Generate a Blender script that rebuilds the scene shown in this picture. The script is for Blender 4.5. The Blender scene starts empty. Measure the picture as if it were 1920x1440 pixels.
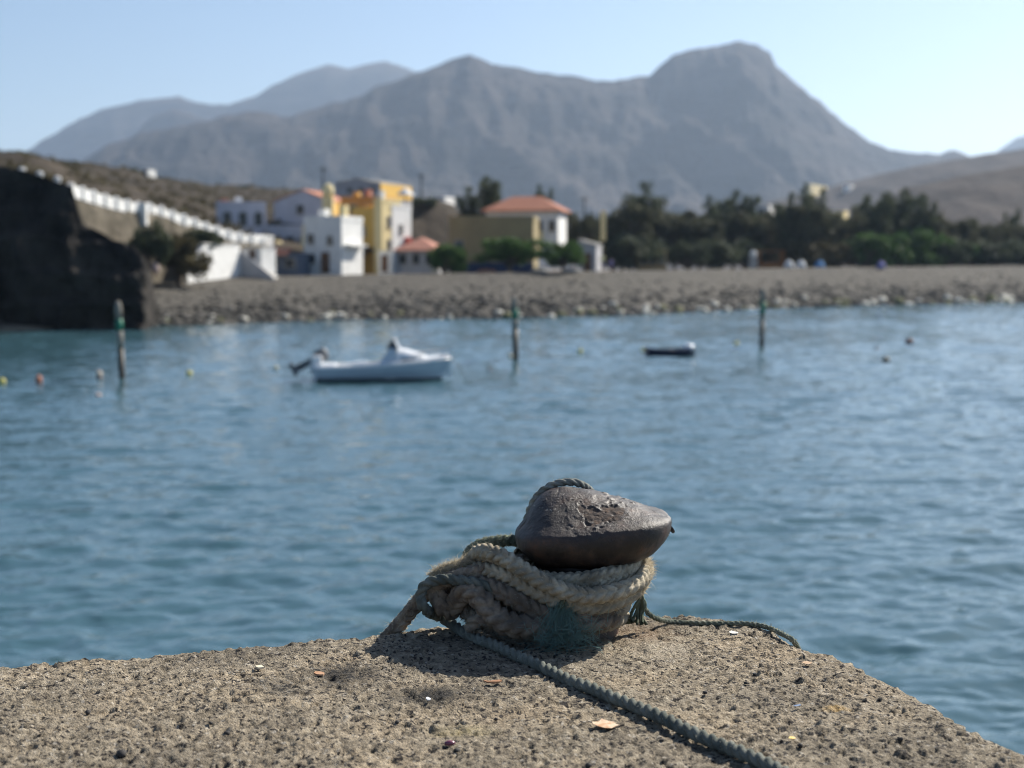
import bpy, math, random
import numpy as np
from mathutils import Vector, Matrix, Quaternion

R = math.radians
random.seed(7)
rng = np.random.default_rng(7)
sc = bpy.context.scene
col = sc.collection

# ------------------------------------------------------------------ camera
F = 2773.0                      # focal length in photo pixels (1920 wide)
CAM = Vector((0.0, 0.0, 3.70))  # metres above the water
PITCH = math.atan(215.0 / F)
cd = bpy.data.cameras.new('camera')
cam = bpy.data.objects.new('camera', cd)
col.objects.link(cam)
cam.location = CAM
cam.rotation_euler = (math.pi / 2 - PITCH, 0, 0)
cd.sensor_width = 36.0
cd.lens = F / 1920.0 * 36.0
cd.clip_start = 0.05
cd.clip_end = 60000
cd.dof.use_dof = True
cd.dof.focus_distance = 3.58
cd.dof.aperture_fstop = 3.0
sc.camera = cam

# ------------------------------------------------------------------ sky, sun, exposure
SUN_EL, SUN_AZ = R(38), R(47)   # azimuth measured to the right of the view direction
w = bpy.data.worlds.new('World')
sc.world = w
w.use_nodes = True
nt = w.node_tree
nt.nodes.clear()
sky = nt.nodes.new('ShaderNodeTexSky')
sky.sky_type = 'NISHITA'
sky.sun_disc = False
sky.sun_elevation = SUN_EL
sky.sun_rotation = SUN_AZ
sky.altitude = 0
sky.air_density = 1.0
sky.dust_density = 1.0
sky.ozone_density = 4.0
bg = nt.nodes.new('ShaderNodeBackground')
bg.inputs['Strength'].default_value = 0.064
out = nt.nodes.new('ShaderNodeOutputWorld')
nt.links.new(sky.outputs[0], bg.inputs[0])
nt.links.new(bg.outputs[0], out.inputs[0])
S = Vector((math.cos(SUN_EL) * math.sin(SUN_AZ), math.cos(SUN_EL) * math.cos(SUN_AZ), math.sin(SUN_EL)))
sd = bpy.data.lights.new('sun', 'SUN')
sd.energy = 5.0
sd.angle = R(0.5)
sd.color = (1.0, 0.94, 0.84)
sun = bpy.data.objects.new('sun', sd)
col.objects.link(sun)
sun.rotation_euler = S.to_track_quat('Z', 'Y').to_euler()
sun.location = (0, 0, 50)
vs = sc.view_settings
vs.view_transform = 'Standard'
vs.look = 'None'
vs.exposure = 0.85
vs.gamma = 1.0
vs.use_curve_mapping = False
sc.render.engine = 'CYCLES'
sc.cycles.use_denoising = True
sc.cycles.filter_width = 1.0
sc.cycles.max_bounces = 6
sc.cycles.volume_bounces = 1
sc.cycles.caustics_reflective = False
sc.cycles.caustics_refractive = False

# ------------------------------------------------------------------ pixel -> world layout helpers
cp, sp = math.cos(PITCH), math.sin(PITCH)


def ray(px, py):
    a = (px - 960.0) / F
    b = (720.0 - py) / F
    return Vector((a, cp + b * sp, b * cp - sp))


def at(px, py, Y):
    d = ray(px, py)
    return CAM + d * (Y / d.y)


def ground(px, py, z=0.0):
    d = ray(px, py)
    return CAM + d * ((z - CAM.z) / d.z)


def interp(x, pts):
    return np.interp(x, [p[0] for p in pts], [p[1] for p in pts])


# ------------------------------------------------------------------ numpy noise
def _h(ix, iy, iz=0, seed=0):
    n = (ix.astype(np.int64) * 374761393 + iy.astype(np.int64) * 668265263 + np.asarray(iz).astype(np.int64) * 2147483647 + seed * 1274126177) & 0xffffffff
    n = ((n ^ (n >> 13)) * 1274126177) & 0xffffffff
    n = ((n ^ (n >> 16)) * 2246822519) & 0xffffffff
    n = n ^ (n >> 15)
    return (n & 0xffffff) / float(0xffffff)


def vn2(x, y, seed=0):
    x = np.asarray(x, float); y = np.asarray(y, float)
    ix = np.floor(x); iy = np.floor(y)
    fx = x - ix; fy = y - iy
    fx = fx * fx * (3 - 2 * fx); fy = fy * fy * (3 - 2 * fy)
    a = _h(ix, iy, 0, seed); b = _h(ix + 1, iy, 0, seed); c = _h(ix, iy + 1, 0, seed); d = _h(ix + 1, iy + 1, 0, seed)
    return (a * (1 - fx) + b * fx) * (1 - fy) + (c * (1 - fx) + d * fx) * fy


def fbm2(x, y, o=4, seed=0):
    s = 0; a = 0.5; t = 0
    for k in range(o):
        s = s + a * vn2(x * 2 ** k + 17.3 * k, y * 2 ** k - 9.1 * k, seed + k); t += a; a *= 0.5
    return s / t - 0.5


def vn3(p, seed=0):
    i = np.floor(p); f = p - i; f = f * f * (3 - 2 * f)
    r = 0
    for dx in (0, 1):
        for dy in (0, 1):
            for dz in (0, 1):
                wgt = (f[:, 0] if dx else 1 - f[:, 0]) * (f[:, 1] if dy else 1 - f[:, 1]) * (f[:, 2] if dz else 1 - f[:, 2])
                r = r + wgt * _h(i[:, 0] + dx, i[:, 1] + dy, i[:, 2] + dz, seed)
    return r


def fbm3(p, o=3, seed=0):
    s = 0; a = 0.5; t = 0
    for k in range(o):
        s = s + a * vn3(p * 2 ** k + 13.7 * k, seed + k); t += a; a *= 0.5
    return s / t - 0.5


def worley2(x, y, seed=0):
    ix = np.floor(x); iy = np.floor(y)
    best = np.full(x.shape, 9.0); rid = np.zeros(x.shape)
    for dx in (-1, 0, 1):
        for dy in (-1, 0, 1):
            cx = ix + dx; cy = iy + dy
            fx = cx + _h(cx, cy, 0, seed); fy = cy + _h(cx, cy, 0, seed + 5)
            d = np.hypot(fx - x, fy - y)
            m = d < best
            best = np.where(m, d, best); rid = np.where(m, _h(cx, cy, 0, seed + 9), rid)
    return best, rid


def sstep(a, b, x):
    t = np.clip((x - a) / (b - a), 0, 1)
    return t * t * (3 - 2 * t)


# ------------------------------------------------------------------ mesh helpers
def np_mesh(name, verts, quads=None, tris=None, smooth=False):
    me = bpy.data.meshes.new(name)
    verts = np.asarray(verts, dtype=np.float32).reshape(-1, 3)
    q = np.asarray(quads if quads is not None else [], dtype=np.int32).reshape(-1, 4)
    t = np.asarray(tris if tris is not None else [], dtype=np.int32).reshape(-1, 3)
    me.vertices.add(len(verts))
    me.vertices.foreach_set('co', verts.ravel())
    nl = q.size + t.size
    me.loops.add(nl)
    me.loops.foreach_set('vertex_index', np.concatenate([q.ravel(), t.ravel()]).astype(np.int32))
    npoly = len(q) + len(t)
    me.polygons.add(npoly)
    starts = np.concatenate([np.arange(len(q)) * 4, q.size + np.arange(len(t)) * 3]).astype(np.int32)
    me.polygons.foreach_set('loop_start', starts)
    if smooth:
        me.polygons.foreach_set('use_smooth', np.ones(npoly, dtype=bool))
    me.update(calc_edges=True)
    me.validate()
    return me


def grid_quads(nr, nc, wrap=False):
    i = np.arange(nr - 1)[:, None]
    j = np.arange(nc if wrap else nc - 1)[None, :]
    j2 = (j + 1) % nc
    return np.stack([i * nc + j, i * nc + j2, (i + 1) * nc + j2, (i + 1) * nc + j], -1).reshape(-1, 4)


class MB:
    """collects boxes, prisms, lathes; builds one mesh object"""

    def __init__(s):
        s.v = []; s.f = []

    def add(s, vs, fs):
        o = len(s.v)
        s.v += [tuple(v) for v in vs]
        s.f += [tuple(o + i for i in f) for f in fs]
        return s

    def box(s, x0, x1, y0, y1, z0, z1):
        return s.add([(x0, y0, z0), (x1, y0, z0), (x1, y1, z0), (x0, y1, z0), (x0, y0, z1), (x1, y0, z1), (x1, y1, z1), (x0, y1, z1)],
                     [(0, 3, 2, 1), (4, 5, 6, 7), (0, 1, 5, 4), (1, 2, 6, 5), (2, 3, 7, 6), (3, 0, 4, 7)])

    def bar(s, a, b, wx, wz=None):
        a = Vector(a); b = Vector(b); d = (b - a).normalized()
        up = Vector((0, 0, 1)) if abs(d.z) < 0.95 else Vector((1, 0, 0))
        u = d.cross(up).normalized(); v = u.cross(d)
        wz = wz or wx
        P = []
        for c in (a, b):
            P += [c - u * wx - v * wz, c + u * wx - v * wz, c + u * wx + v * wz, c - u * wx + v * wz]
        return s.add(P, [(0, 3, 2, 1), (4, 5, 6, 7), (0, 1, 5, 4), (1, 2, 6, 5), (2, 3, 7, 6), (3, 0, 4, 7)])

    def tube(s, pts, rad, n=10):
        pts = [Vector(p) for p in pts]
        rads = rad if isinstance(rad, (list, tuple)) else [rad] * len(pts)
        V = []; fs = []
        for k, p in enumerate(pts):
            d = (pts[min(k + 1, len(pts) - 1)] - pts[max(k - 1, 0)]).normalized()
            up = Vector((0, 0, 1)) if abs(d.z) < 0.9 else Vector((1, 0, 0))
            u = d.cross(up).normalized(); v = u.cross(d)
            for j in range(n):
                a = 2 * math.pi * j / n
                V.append(p + (u * math.cos(a) + v * math.sin(a)) * rads[k])
        for k in range(len(pts) - 1):
            for j in range(n):
                fs.append((k * n + j, k * n + (j + 1) % n, (k + 1) * n + (j + 1) % n, (k + 1) * n + j))
        fs.append(tuple(range(n))[::-1]); fs.append(tuple((len(pts) - 1) * n + j for j in range(n)))
        return s.add(V, fs)

    def lathe(s, prof, n=20, c=(0, 0, 0)):
        V = []; fs = []
        for (r, z) in prof:
            for j in range(n):
                a = 2 * math.pi * j / n
                V.append((c[0] + r * math.cos(a), c[1] + r * math.sin(a), c[2] + z))
        for k in range(len(prof) - 1):
            for j in range(n):
                fs.append((k * n + j, k * n + (j + 1) % n, (k + 1) * n + (j + 1) % n, (k + 1) * n + j))
        fs.append(tuple(range(n))[::-1]); fs.append(tuple((len(prof) - 1) * n + j for j in range(n)))
        return s.add(V, fs)

    def build(s, name, m, parent=None, smooth=False, bevel=0):
        me = bpy.data.meshes.new(name)
        me.from_pydata([tuple(v) for v in s.v], [], s.f)
        me.update()
        if smooth:
            me.polygons.foreach_set('use_smooth', [True] * len(me.polygons))
        o = link(name, me, m, parent)
        if bevel:
            b = o.modifiers.new('bevel', 'BEVEL'); b.width = bevel; b.segments = 2; b.limit_method = 'ANGLE'
        return o


def link(name, me, m=None, parent=None):
    o = bpy.data.objects.new(name, me)
    col.objects.link(o)
    if m is not None and me is not None and len(me.materials) == 0:
        me.materials.append(m)
    if parent is not None:
        o.parent = parent
    return o


def tag(o, label=None, cat=None, group=None, kind=None):
    if label: o['label'] = label
    if cat: o['category'] = cat
    if group: o['group'] = group
    if kind: o['kind'] = kind
    return o


def empty(name, loc, rz=0.0):
    o = bpy.data.objects.new(name, None)
    col.objects.link(o)
    o.location = loc
    o.rotation_euler = (0, 0, rz)
    o.empty_display_size = 0.2
    return o


def copy_tree(o, parent=None):
    c = o.copy()
    col.objects.link(c)
    c.parent = parent
    for ch in list(o.children):
        copy_tree(ch, c)
    return c


# ------------------------------------------------------------------ materials
def mat(name, c1, c2=None, scale=5.0, rough=0.8, bump=0.0, bscale=None, detail=6.0, lo=0.35, hi=0.65, spec=0.3, metal=0.0, dist=0.02, stretch=(1, 1, 1), island=0.0, coords='Object'):
    m = bpy.data.materials.new(name)
    m.use_nodes = True
    n = m.node_tree.nodes; l = m.node_tree.links
    b = n['Principled BSDF']
    b.inputs['Roughness'].default_value = rough
    b.inputs['Specular IOR Level'].default_value = spec
    b.inputs['Metallic'].default_value = metal
    b.inputs['Base Color'].default_value = (*c1, 1)
    tc = n.new('ShaderNodeTexCoord')
    mp = n.new('ShaderNodeMapping')
    mp.inputs['Scale'].default_value = stretch
    l.new(tc.outputs[coords], mp.inputs[0])
    last = None
    if c2 is not None:
        nz = n.new('ShaderNodeTexNoise')
        nz.inputs['Scale'].default_value = scale
        nz.inputs['Detail'].default_value = detail
        nz.inputs['Roughness'].default_value = 0.6
        rp = n.new('ShaderNodeValToRGB')
        rp.color_ramp.elements[0].position = lo; rp.color_ramp.elements[0].color = (*c1, 1)
        rp.color_ramp.elements[1].position = hi; rp.color_ramp.elements[1].color = (*c2, 1)
        l.new(mp.outputs[0], nz.inputs['Vector'])
        l.new(nz.outputs['Fac'], rp.inputs[0])
        last = rp.outputs[0]
        if island > 0:
            ge = n.new('ShaderNodeNewGeometry')
            mr = n.new('ShaderNodeMapRange')
            mr.inputs['To Min'].default_value = 1 - island; mr.inputs['To Max'].default_value = 1 + island
            l.new(ge.outputs['Random Per Island'], mr.inputs[0])
            mx = n.new('ShaderNodeVectorMath'); mx.operation = 'SCALE'
            l.new(last, mx.inputs[0]); l.new(mr.outputs[0], mx.inputs['Scale'])
            last = mx.outputs[0]
        l.new(last, b.inputs['Base Color'])
    if bump > 0:
        nb = n.new('ShaderNodeTexNoise')
        nb.inputs['Scale'].default_value = bscale or scale * 4
        nb.inputs['Detail'].default_value = 8
        nb.inputs['Roughness'].default_value = 0.65
        bp = n.new('ShaderNodeBump')
        bp.inputs['Strength'].default_value = bump
        bp.inputs['Distance'].default_value = dist
        l.new(mp.outputs[0], nb.inputs['Vector'])
        l.new(nb.outputs['Fac'], bp.inputs['Height'])
        l.new(bp.outputs[0], b.inputs['Normal'])
    return m


M = {}
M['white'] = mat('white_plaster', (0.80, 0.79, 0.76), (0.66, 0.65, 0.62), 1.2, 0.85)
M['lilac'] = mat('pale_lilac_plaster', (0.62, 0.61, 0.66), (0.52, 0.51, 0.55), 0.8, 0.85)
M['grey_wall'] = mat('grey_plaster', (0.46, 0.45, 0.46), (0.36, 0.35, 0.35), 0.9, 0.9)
M['yellow'] = mat('yellow_plaster', (0.80, 0.50, 0.12), (0.70, 0.43, 0.10), 0.9, 0.85)
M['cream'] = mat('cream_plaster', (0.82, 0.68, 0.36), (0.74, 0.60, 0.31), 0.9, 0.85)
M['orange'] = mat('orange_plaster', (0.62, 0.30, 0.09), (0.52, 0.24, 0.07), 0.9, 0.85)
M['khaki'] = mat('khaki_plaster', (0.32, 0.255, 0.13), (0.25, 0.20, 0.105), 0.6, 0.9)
M['blue_base'] = mat('dark_blue_paint', (0.03, 0.05, 0.12), (0.02, 0.035, 0.08), 2, 0.7)
M['slate'] = mat('slate_blue_wall', (0.12, 0.15, 0.20), (0.08, 0.10, 0.14), 2, 0.8)
M['tile'] = mat('terracotta_tile', (0.46, 0.20, 0.12), (0.33, 0.13, 0.08), 3, 0.85, bump=0.6, bscale=8, dist=0.05)
M['pink_tile'] = mat('faded_terracotta_tile', (0.50, 0.24, 0.17), (0.36, 0.15, 0.10), 3, 0.85, bump=0.6, bscale=8, dist=0.05)
M['glass'] = mat('dark_window_glass', (0.02, 0.025, 0.03), None, rough=0.08, spec=0.6)
M['wood'] = mat('brown_wood', (0.16, 0.08, 0.04), (0.09, 0.045, 0.02), 6, 0.7)
M['red'] = mat('red_paint', (0.45, 0.05, 0.04), (0.32, 0.04, 0.03), 3, 0.7)
M['concrete'] = mat('pale_concrete', (0.42, 0.40, 0.37), (0.30, 0.29, 0.27), 1.5, 0.9, bump=0.3, bscale=20)
M['rust_pole'] = mat('dark_pole_wood', (0.05, 0.045, 0.04), (0.03, 0.027, 0.024), 8, 0.9)
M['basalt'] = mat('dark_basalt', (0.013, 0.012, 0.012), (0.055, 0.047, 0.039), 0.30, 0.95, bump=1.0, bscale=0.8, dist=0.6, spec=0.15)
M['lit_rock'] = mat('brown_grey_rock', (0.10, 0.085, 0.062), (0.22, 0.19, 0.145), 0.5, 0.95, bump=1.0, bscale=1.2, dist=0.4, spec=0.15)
M['hill'] = mat('dry_scrub_hill', (0.032, 0.027, 0.021), (0.072, 0.058, 0.043), 0.11, 0.95, bump=1.0, bscale=0.5, dist=0.8, spec=0.1)
M['far_hill'] = mat('brown_scrub_slope', (0.036, 0.029, 0.026), (0.080, 0.063, 0.054), 0.02, 0.95, bump=1.0, bscale=0.08, dist=4, spec=0.1)
M['mountain'] = mat('volcanic_mountain_rock', (0.017, 0.015, 0.014), (0.066, 0.052, 0.045), 0.004, 0.95, bump=1.0, bscale=0.02, dist=30, spec=0.1, lo=0.40, hi=0.66, stretch=(.8, .8, 3.2))
M['ground'] = mat('dry_earth', (0.16, 0.13, 0.10), (0.22, 0.18, 0.135), 0.05, 0.95, spec=0.1)
M['beach'] = mat('grey_pebble_beach', (0.060, 0.055, 0.048), (0.135, 0.124, 0.106), 1.6, 0.95, bump=1.0, bscale=3.0, dist=0.25, spec=0.15)
M['stone'] = mat('beach_stone', (0.045, 0.042, 0.037), (0.14, 0.13, 0.113), 0.8, 0.9, island=0.55, spec=0.25)
M['pale_stone'] = mat('pale_boulder_stone', (0.50, 0.48, 0.40), (0.72, 0.69, 0.60), 1.5, 0.8, bump=0.5, bscale=6, spec=0.3)
M['moss_stone'] = mat('mossy_boulder_stone', (0.11, 0.12, 0.05), (0.24, 0.22, 0.13), 1.5, 0.9, bump=0.5, bscale=6, spec=0.2)


def leaf_mat(name, c1, c2):
    m = mat(name, c1, c2, 0.9, 0.7, island=0.45, spec=0.2)
    n = m.node_tree.nodes; l = m.node_tree.links
    b = n['Principled BSDF']
    tr = n.new('ShaderNodeBsdfTranslucent')
    src = b.inputs['Base Color'].links[0].from_socket
    l.new(src, tr.inputs[0])
    mx = n.new('ShaderNodeMixShader'); mx.inputs[0].default_value = 0.25
    l.new(b.outputs[0], mx.inputs[1]); l.new(tr.outputs[0], mx.inputs[2])
    l.new(mx.outputs[0], n['Material Output'].inputs[0])
    return m


M['leaf_dark'] = leaf_mat('dark_casuarina_needles', (0.042, 0.054, 0.030), (0.090, 0.104, 0.055))
M['leaf_olive'] = leaf_mat('olive_tamarisk_leaves', (0.050, 0.055, 0.030), (0.105, 0.102, 0.056))
M['leaf_green'] = leaf_mat('fresh_green_leaves', (0.040, 0.085, 0.018), (0.085, 0.155, 0.035))
M['bark'] = mat('grey_bark', (0.10, 0.08, 0.06), (0.16, 0.13, 0.10), 6, 0.9)
M['leaf_brown'] = leaf_mat('dry_brown_green_leaves', (0.055, 0.048, 0.022), (0.11, 0.09, 0.04))

def leaf_cloud(centres, n_each, size, seed, droop=0.0, spread=1.0):
    g_ = np.random.default_rng(seed)
    V = []; 
    for (c, r, k) in centres:
        n_ = int(n_each * k)
        d = g_.normal(size=(n_, 3)); d /= np.linalg.norm(d, axis=1)[:, None]
        rr = g_.random(n_) ** 0.45
        P = np.array(c) + d * (np.array(r) * rr[:, None])
        u = g_.normal(size=(n_, 3)); u[:, 2] -= droop; u /= np.linalg.norm(u, axis=1)[:, None]
        v = np.cross(u, g_.normal(size=(n_, 3))); v /= np.linalg.norm(v, axis=1)[:, None]
        s = size * g_.uniform(.6, 1.4, n_)[:, None]
        V.append(np.stack([P - u * s, P + v * s * .38 * spread, P + u * s, P - v * s * .38 * spread], 1))
    V = np.concatenate(V)
    return V.reshape(-1, 3), np.arange(len(V) * 4).reshape(-1, 4)



# ================================================================== SETTING: sea
def build_sea():
    ang = np.concatenate([np.linspace(-math.pi, -0.46, 40, endpoint=False), np.linspace(-0.46, 0.46, 440), np.linspace(0.46, math.pi, 40)[1:]])[:-1]
    rs = [2.0]
    while rs[-1] < 170:
        r = rs[-1]
        rs.append(r + (0.4 if r < 7.5 else min(max(0.055, 0.0042 * r), 0.30)))
    while rs[-1] < 9000:
        rs.append(rs[-1] * 1.16)
    rs = np.array(rs)
    dr = np.gradient(rs)
    A, RR = np.meshgrid(ang, rs)
    DR = np.repeat(dr[:, None], len(ang), 1)
    X = RR * np.sin(A); Y = RR * np.cos(A)
    Z = np.zeros_like(X)
    g = np.random.default_rng(3)
    for k in range(56):
        lam = 0.24 * (11.0 ** (k / 55.0)) * g.uniform(0.9, 1.1)      # 0.3 .. 3.6 m
        th = R(187) + g.normal(0, 0.45)
        s = (0.027 - 0.013 * k / 55.0) * (0.8 + 0.4 * g.random())
        kx, ky = 2 * math.pi / lam * math.cos(th + math.pi / 2), 2 * math.pi / lam * math.sin(th + math.pi / 2)
        ph = g.uniform(0, 6.283)
        wx = 0.25 * lam * np.sin(X * 0.35 / lam + ph) + 0.25 * lam * np.cos(Y * 0.27 / lam - ph)
        fade = 1 - sstep(0.22 * lam, 0.5 * lam, DR)
        c = np.sin(kx * X + ky * Y + ph + 2.0 * wx / lam)
        Z += (lam * s / (2 * math.pi)) * fade * (c - 0.25 * np.cos(2 * (kx * X + ky * Y + ph + 2.0 * wx / lam)))
    Z *= (0.55 + 1.15 * vn2(X * 0.05, Y * 0.10, 4)) * (1 - sstep(150, 400, RR))
    verts = np.stack([X, Y, Z], -1).reshape(-1, 3)
    me = np_mesh('sea', verts, grid_quads(len(rs), len(ang), True), smooth=True)
    m = bpy.data.materials.new('sea_water'); m.use_nodes = True
    n = m.node_tree.nodes; l = m.node_tree.links
    b = n['Principled BSDF']
    b.inputs['Base Color'].default_value = (0.040, 0.092, 0.114, 1)
    b.inputs['Roughness'].default_value = 0.06
    b.inputs['IOR'].default_value = 1.333
    b.inputs['Specular IOR Level'].default_value = 0.5
    tc = n.new('ShaderNodeTexCoord')
    mp = n.new('ShaderNodeMapping'); mp.inputs['Scale'].default_value = (0.8, 1.5, 1)
    mp.inputs['Rotation'].default_value = (0, 0, R(-12))
    l.new(tc.outputs['Object'], mp.inputs[0])
    n1 = n.new('ShaderNodeTexNoise'); n1.inputs['Scale'].default_value = 2.2; n1.inputs['Detail'].default_value = 3; n1.inputs['Distortion'].default_value = 0.6
    n2 = n.new('ShaderNodeTexNoise'); n2.inputs['Scale'].default_value = 0.55; n2.inputs['Detail'].default_value = 3
    l.new(mp.outputs[0], n1.inputs['Vector']); l.new(mp.outputs[0], n2.inputs['Vector'])
    b1 = n.new('ShaderNodeBump'); b1.inputs['Strength'].default_value = 0.55; b1.inputs['Distance'].default_value = 0.06
    b2 = n.new('ShaderNodeBump'); b2.inputs['Strength'].default_value = 0.55; b2.inputs['Distance'].default_value = 0.16
    l.new(n2.outputs['Fac'], b2.inputs['Height']); l.new(n1.outputs['Fac'], b1.inputs['Height'])
    l.new(b2.outputs[0], b1.inputs['Normal']); l.new(b1.outputs[0], b.inputs['Normal'])
    tag(link('sea', me, m), kind='structure')


build_sea()

# ================================================================== SETTING: beach and land behind it
WL = [(-800, 640), (-150, 623), (0, 620), (300, 612), (600, 601), (960, 597), (1200, 591), (1500, 577), (1920, 568), (2100, 566), (2700, 562)]
CR = [(-800, 524), (300, 519), (600, 517), (700, 514), (960, 511), (1200, 507), (1500, 502), (1920, 498), (2700, 496)]
pxs = np.arange(-800, 2701, 10.0)


def beach_cols():
    W_, C_ = [], []
    for p in pxs:
        a = ground(p, float(interp(p, WL)), 0)
        c = at(p, float(interp(p, CR)), a.y + 24)
        W_.append(a); C_.append(c)
    return np.array([tuple(v) for v in W_]), np.array([tuple(v) for v in C_])


PW, PC = beach_cols()


def beach_point(p, t):
    """t: 0 at the waterline, 1 at the crest"""
    a = np.array([np.interp(p, pxs, PW[:, k]) for k in range(3)])
    c = np.array([np.interp(p, pxs, PC[:, k]) for k in range(3)])
    q = a + (c - a) * t
    q[2] = beach_z(t, c[2])
    return q


def beach_z(t, zc):
    t = np.asarray(t, float)
    up = zc * np.clip(t, 0, 1) ** 0.85
    lo = np.where(t < 0, 2.6 * t, 0)
    back = np.where(t > 1, -0.10 * (t - 1), 0)
    return up + lo + back


ts = np.concatenate([np.linspace(-0.5, 0, 6, endpoint=False), np.linspace(0, 1, 46), np.linspace(1, 2.2, 10)[1:]])
T = ts[:, None]
BX = PW[None, :, 0] + (PC[None, :, 0] - PW[None, :, 0]) * T
BY = PW[None, :, 1] + (PC[None, :, 1] - PW[None, :, 1]) * T
BZ = beach_z(T, PC[None, :, 2]) + 0.28 * fbm2(BX * 0.5, BY * 0.5, 4, 11) * np.clip(1.3 - T, 0.15, 1)
me = np_mesh('beach', np.stack([BX, BY, BZ], -1).reshape(-1, 3), grid_quads(len(ts), len(pxs)), smooth=True)
tag(link('beach', me, M['beach']), kind='structure')
# land sheet behind the beach out to the mountains
near = np.stack([BX[-2], BY[-2], BZ[-2] - 0.25], -1)
far = near.copy(); far[:, 0] *= 40; far[:, 1] = 9500; far[:, 2] = 6
mid = near.copy(); mid[:, 0] = near[:, 0] * 3; mid[:, 1] = near[:, 1] * 3; mid[:, 2] = 3.0
me = np_mesh('ground', np.concatenate([near, mid, far]), grid_quads(3, len(pxs)))
tag(link('ground', me, M['ground']), kind='structure')


# ------------------------------------------------------------------ stones
def rock_mesh(name, seed, sub=1, sq=(1, 1, 0.7), rough=0.35):
    import bmesh
    bm = bmesh.new()
    bmesh.ops.create_icosphere(bm, subdivisions=sub, radius=1.0)
    P = np.array([v.co[:] for v in bm.verts])
    d = 1 + rough * 2 * fbm3(P * 1.3 + seed * 7.7, 3, seed)
    P = P * d[:, None] * np.array(sq)
    for v, p in zip(bm.verts, P): v.co = p
    me = bpy.data.meshes.new(name)
    bm.to_mesh(me); bm.free()
    me.polygons.foreach_set('use_smooth', [sub > 1] * len(me.polygons))
    return me


def scatter_stones():
    base = rock_mesh('tmp', 3, 1)
    V = np.array([v.co[:] for v in base.vertices]); Tt = np.array([list(p.vertices) for p in base.polygons])
    bpy.data.meshes.remove(base)
    vs_, ts_ = [], []
    g = np.random.default_rng(21)
    o = 0
    for k in range(5200):
        p = g.uniform(220, 2250)
        t = abs(g.normal(0.0, 0.30)) - 0.02
        if t > 1.05: continue
        q = beach_point(p, t)
        s = (0.09 + 0.26 * g.random() ** 2.4) * (1.15 - 0.75 * min(t, 1)) * (0.75 + q[1] / 500)
        a = g.uniform(0, 6.28); ca, sa = math.cos(a), math.sin(a)
        P = V * np.array([s * g.uniform(0.8, 1.4), s * g.uniform(0.8, 1.2), s * g.uniform(0.6, 1.0)])
        P = np.stack([P[:, 0] * ca - P[:, 1] * sa, P[:, 0] * sa + P[:, 1] * ca, P[:, 2]], -1) + q + np.array([0, 0, s * 0.15])
        vs_.append(P); ts_.append(Tt + o); o += len(V)
    me = np_mesh('beach_stones', np.concatenate(vs_), None, np.concatenate(ts_))
    tag(link('beach_stones', me, M['stone']), 'loose grey stones covering the pebble beach slope', 'stones', kind='stuff')


scatter_stones()
BR = [rock_mesh('boulder', s, 2, (1.2, 1, 0.75), 0.3) for s in (1, 2, 3)]
for b_ in BR: b_.materials.append(M['pale_stone'])
MR = [rock_mesh('boulder', s, 2, (1.2, 1, 0.75), 0.3) for s in (4, 5)]
for b_ in MR: b_.materials.append(M['moss_stone'])
LEDGE = rock_mesh('ledge_rock', 6, 2, (1.2, 1, 0.75), 0.4)
LEDGE.materials.append(M['lit_rock'])
g = np.random.default_rng(5)
for k in range(110):
    p = g.uniform(285, 1960) if k < 70 else g.uniform(1200, 1960)
    q = beach_point(p, abs(g.normal(0, 0.06)) - 0.01)
    moss = g.random() < 0.3
    s = g.uniform(0.16, 0.34) * (1.3 if moss else 1.0) * q[1] / 110
    me = (MR if moss else BR)[int(g.integers(0, 2 if moss else 3))]
    o = link('boulder', me)
    o.location = q + np.array([0, 0, s * 0.2]); o.scale = (s, s, s); o.rotation_euler = (g.uniform(-.3, .3), g.uniform(-.3, .3), g.uniform(0, 6))
    if moss: tag(o, 'olive mossy boulder lying at the waterline of the pebble beach', 'boulder', 'mossy boulders along the waterline')
    else: tag(o, 'pale sunlit boulder lying at the waterline of the pebble beach', 'boulder', 'pale boulders along the waterline')
# pale boulders and a rock ledge at the foot of the cliff
for (p, py_, s, pale) in ((150, 612, 0.42, 1), (165, 611, 0.34, 1), (135, 610, 0.36, 1), (178, 613, 0.24, 1), (122, 606, 0.5, 0), (8, 617, .6, 2), (30, 616, .7, 2), (52, 615, .6, 2), (72, 614, .5, 2), (90, 613, .4, 2)):
    q = ground(p, py_ + 3, 0.05)
    o = link('boulder', (BR if pale else MR)[1 if not pale else int(p) % 3])
    o.location = q; o.scale = (s, s, s); o.rotation_euler = (0.1, 0.2, p)
    if pale == 2:
        o.data = LEDGE
        o.scale = (s * 1.6, s, s * .6); o.rotation_euler = (0, 0, .1); tag(o, 'flat grey rock of the low ledge along the cliff foot', 'rock', 'ledge rocks at the cliff foot')
    elif pale: tag(o, 'whitish boulder in the water at the foot of the dark cliff', 'boulder', 'whitish boulders below the cliff')
    else: tag(o, 'olive green rock beside whitish boulders below the dark cliff', 'boulder')

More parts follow.
